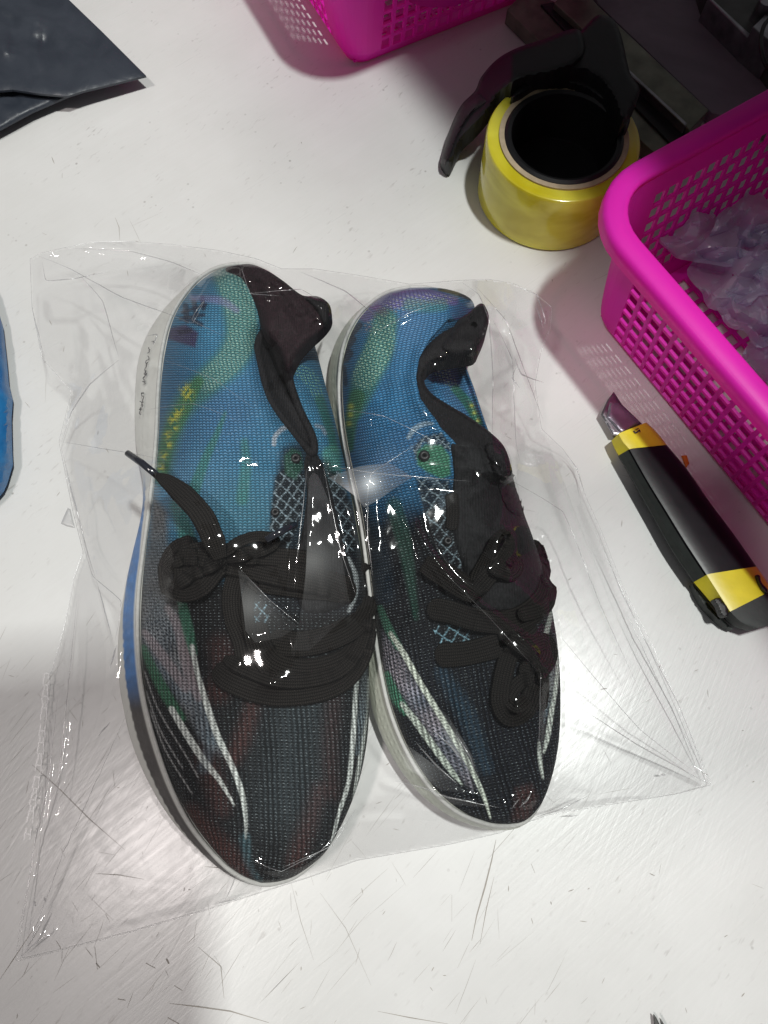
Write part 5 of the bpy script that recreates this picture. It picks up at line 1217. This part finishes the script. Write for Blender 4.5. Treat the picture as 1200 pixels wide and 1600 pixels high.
for pl, r_ in CL:
    q_ = smooth_path(np.array(pl, float), 48); _p = np.array(pl, float); _s = np.r_[0, np.cumsum(np.linalg.norm(np.diff(_p, axis=0), axis=1))]; _k = np.linspace(0, _s[-1], 48)
    q_ = .25 * q_ + .75 * np.stack([np.interp(_k, _s, _p[:, 0]), np.interp(_k, _s, _p[:, 1])], 1)
    q_ = q_ + (1.6 * (vnoise(_k + _s[-1], _k * 0, 17) - .5) * np.sin(np.linspace(0, math.pi, 48)))[:, None]
    zz_ = np.array([zfilm(a, b) for a, b in q_]); zz_ = np.convolve(np.r_[[zz_[0]] * 3, zz_, [zz_[-1]] * 3], np.ones(7) / 7, 'valid')
    tube('crease', at(q_[:, 0], q_[:, 1], zz_ + .0004), [r_ * .0001, r_ * .0007, r_ * .0009, r_ * .0007, r_ * .0001], CREASE, BG, 6)  # thin tubes added along the creases to draw their glint lines
# ladder-like heat seal down the left side
V = []; Fs = []; sp_ = smooth_path(np.array([(73, 1052), (68, 1120), (60, 1200), (50, 1262), (42, 1312)], float), 30)
for i in range(29):
    if i % 9 == 8: continue
    a, b = sp_[i], sp_[i + 1]; d = (b - a) / np.linalg.norm(b - a); nr = np.array([-d[1], d[0]])
    wv = 3.6 + 1.2 * math.sin(i * 2.1)
    def quad(c, u, v, hw, hh):
        k = len(V)
        for su, sv in ((-1, -1), (1, -1), (1, 1), (-1, 1)):
            p_ = c + d * su * hw + nr * sv * hh; V.append(at(p_[0], p_[1], max(.0012, min(zfilm(*p_), .004)) + .0006))
        Fs.append((k, k + 1, k + 2, k + 3))
    mid = (a + b) / 2; quad(mid + nr * wv, 0, 0, 4.6, .9); quad(mid - nr * wv, 0, 0, 4.2, .8)
    if i % 2 == 0: quad(a, 0, 0, .8, wv)
mesh('side_seal', V, Fs, MT['frost'], BG, smooth=False)

# ------------------------------------------------------------------ above the table, outside the picture, shading it as in the photograph
SH = thing('shade_board', 'unseen dark board added to shade the far right part of the table', 'shade board', (0.45, 0.62, 0.55))  # added out of view, only to shade the top right
def box(name, c, s_, mat, parent, rot=0):
    x, y, z_ = (v / 2 for v in s_); ca, sa = math.cos(rot), math.sin(rot)
    V = [(c[0] + a * x * ca - b * y * sa, c[1] + a * x * sa + b * y * ca, c[2] + d * z_) for a in (-1, 1) for b in (-1, 1) for d in (-1, 1)]
    o = mesh(name, V, [(0, 1, 3, 2), (4, 6, 7, 5), (0, 4, 5, 1), (2, 3, 7, 6), (0, 2, 6, 4), (1, 5, 7, 3)], mat, parent, smooth=False)
    bv = o.modifiers.new('bevel', 'BEVEL'); bv.width = min(s_) * .15; bv.segments = 3; return o
wood = simple('dark_board', (.10, .09, .09), .6)
def prism(name, pts, z0, z1, mat, parent):
    n_ = len(pts); V = [(x, y, z1) for x, y in pts] + [(x, y, z0) for x, y in pts]
    Fs = [tuple(range(n_)), tuple(range(2 * n_ - 1, n_ - 1, -1))] + [(i, n_ + i, n_ + (i + 1) % n_, (i + 1) % n_) for i in range(n_)]
    o = mesh(name, V, Fs, mat, parent, smooth=False)
    bm = bmesh.new(); bm.from_mesh(o.data); bmesh.ops.recalc_face_normals(bm, faces=bm.faces); bm.to_mesh(o.data); bm.free(); return o
LMP = np.array([.42, .17, 1.9])
def cast(px, py, z, zs=.50):                 # the shade board point whose shadow falls on this point
    S_ = at(px, py, z); k = (zs - z) / (LMP[2] - z); return tuple((S_ + (LMP - S_) * k)[:2])
sa, sb, sc_ = cast(1012, 262, BH), cast(1205, 560, BH), cast(622, 105, 0)
dbc = np.array(sb) - np.array(sa); sb2 = np.array(sa) + dbc / np.linalg.norm(dbc) * .42
dt = np.array(sc_) - np.array(sa); sc2 = np.array(sa) + dt / np.linalg.norm(dt) * .62
prism('board', [sa, tuple(sb2), (1.1, float(sb2[1])), (1.1, float(sc2[1])), tuple(sc2)], .50, .52, wood, SH)
box('bracket', (0.30, 0.94, 0.25), (.02, .03, .50), wood, SH); box('bracket', (0.85, 0.94, 0.25), (.02, .03, .50), wood, SH)  # supports of the added shade board
LS = thing('lamp_blocker', 'unseen dark board added to block the side lamp from the far end of the table', 'board', (-.12, .2, .8))  # added blocker, keeps the side lamp off the top right
prism('board', [(-.31, .15), (-.30, .12), (-.20, .065), (.01, .065), (.01, .36), (-.31, .36)], .80, .812, wood, LS)
tube('cord', [(-.2, .3, .81), (-.15, .28, 1.1), (-.1, .25, 1.6)], .002, MT['black'], LS, 8)  # cord of the added lamp blocker
PH = thing('smartphone', 'dark smartphone held over the table taking the photograph', 'phone', (-.02, -.06, .42))
box('phone_body', (-.040, .004, .432), (.14, .150, .009), MT['glossblack'], PH, .08)
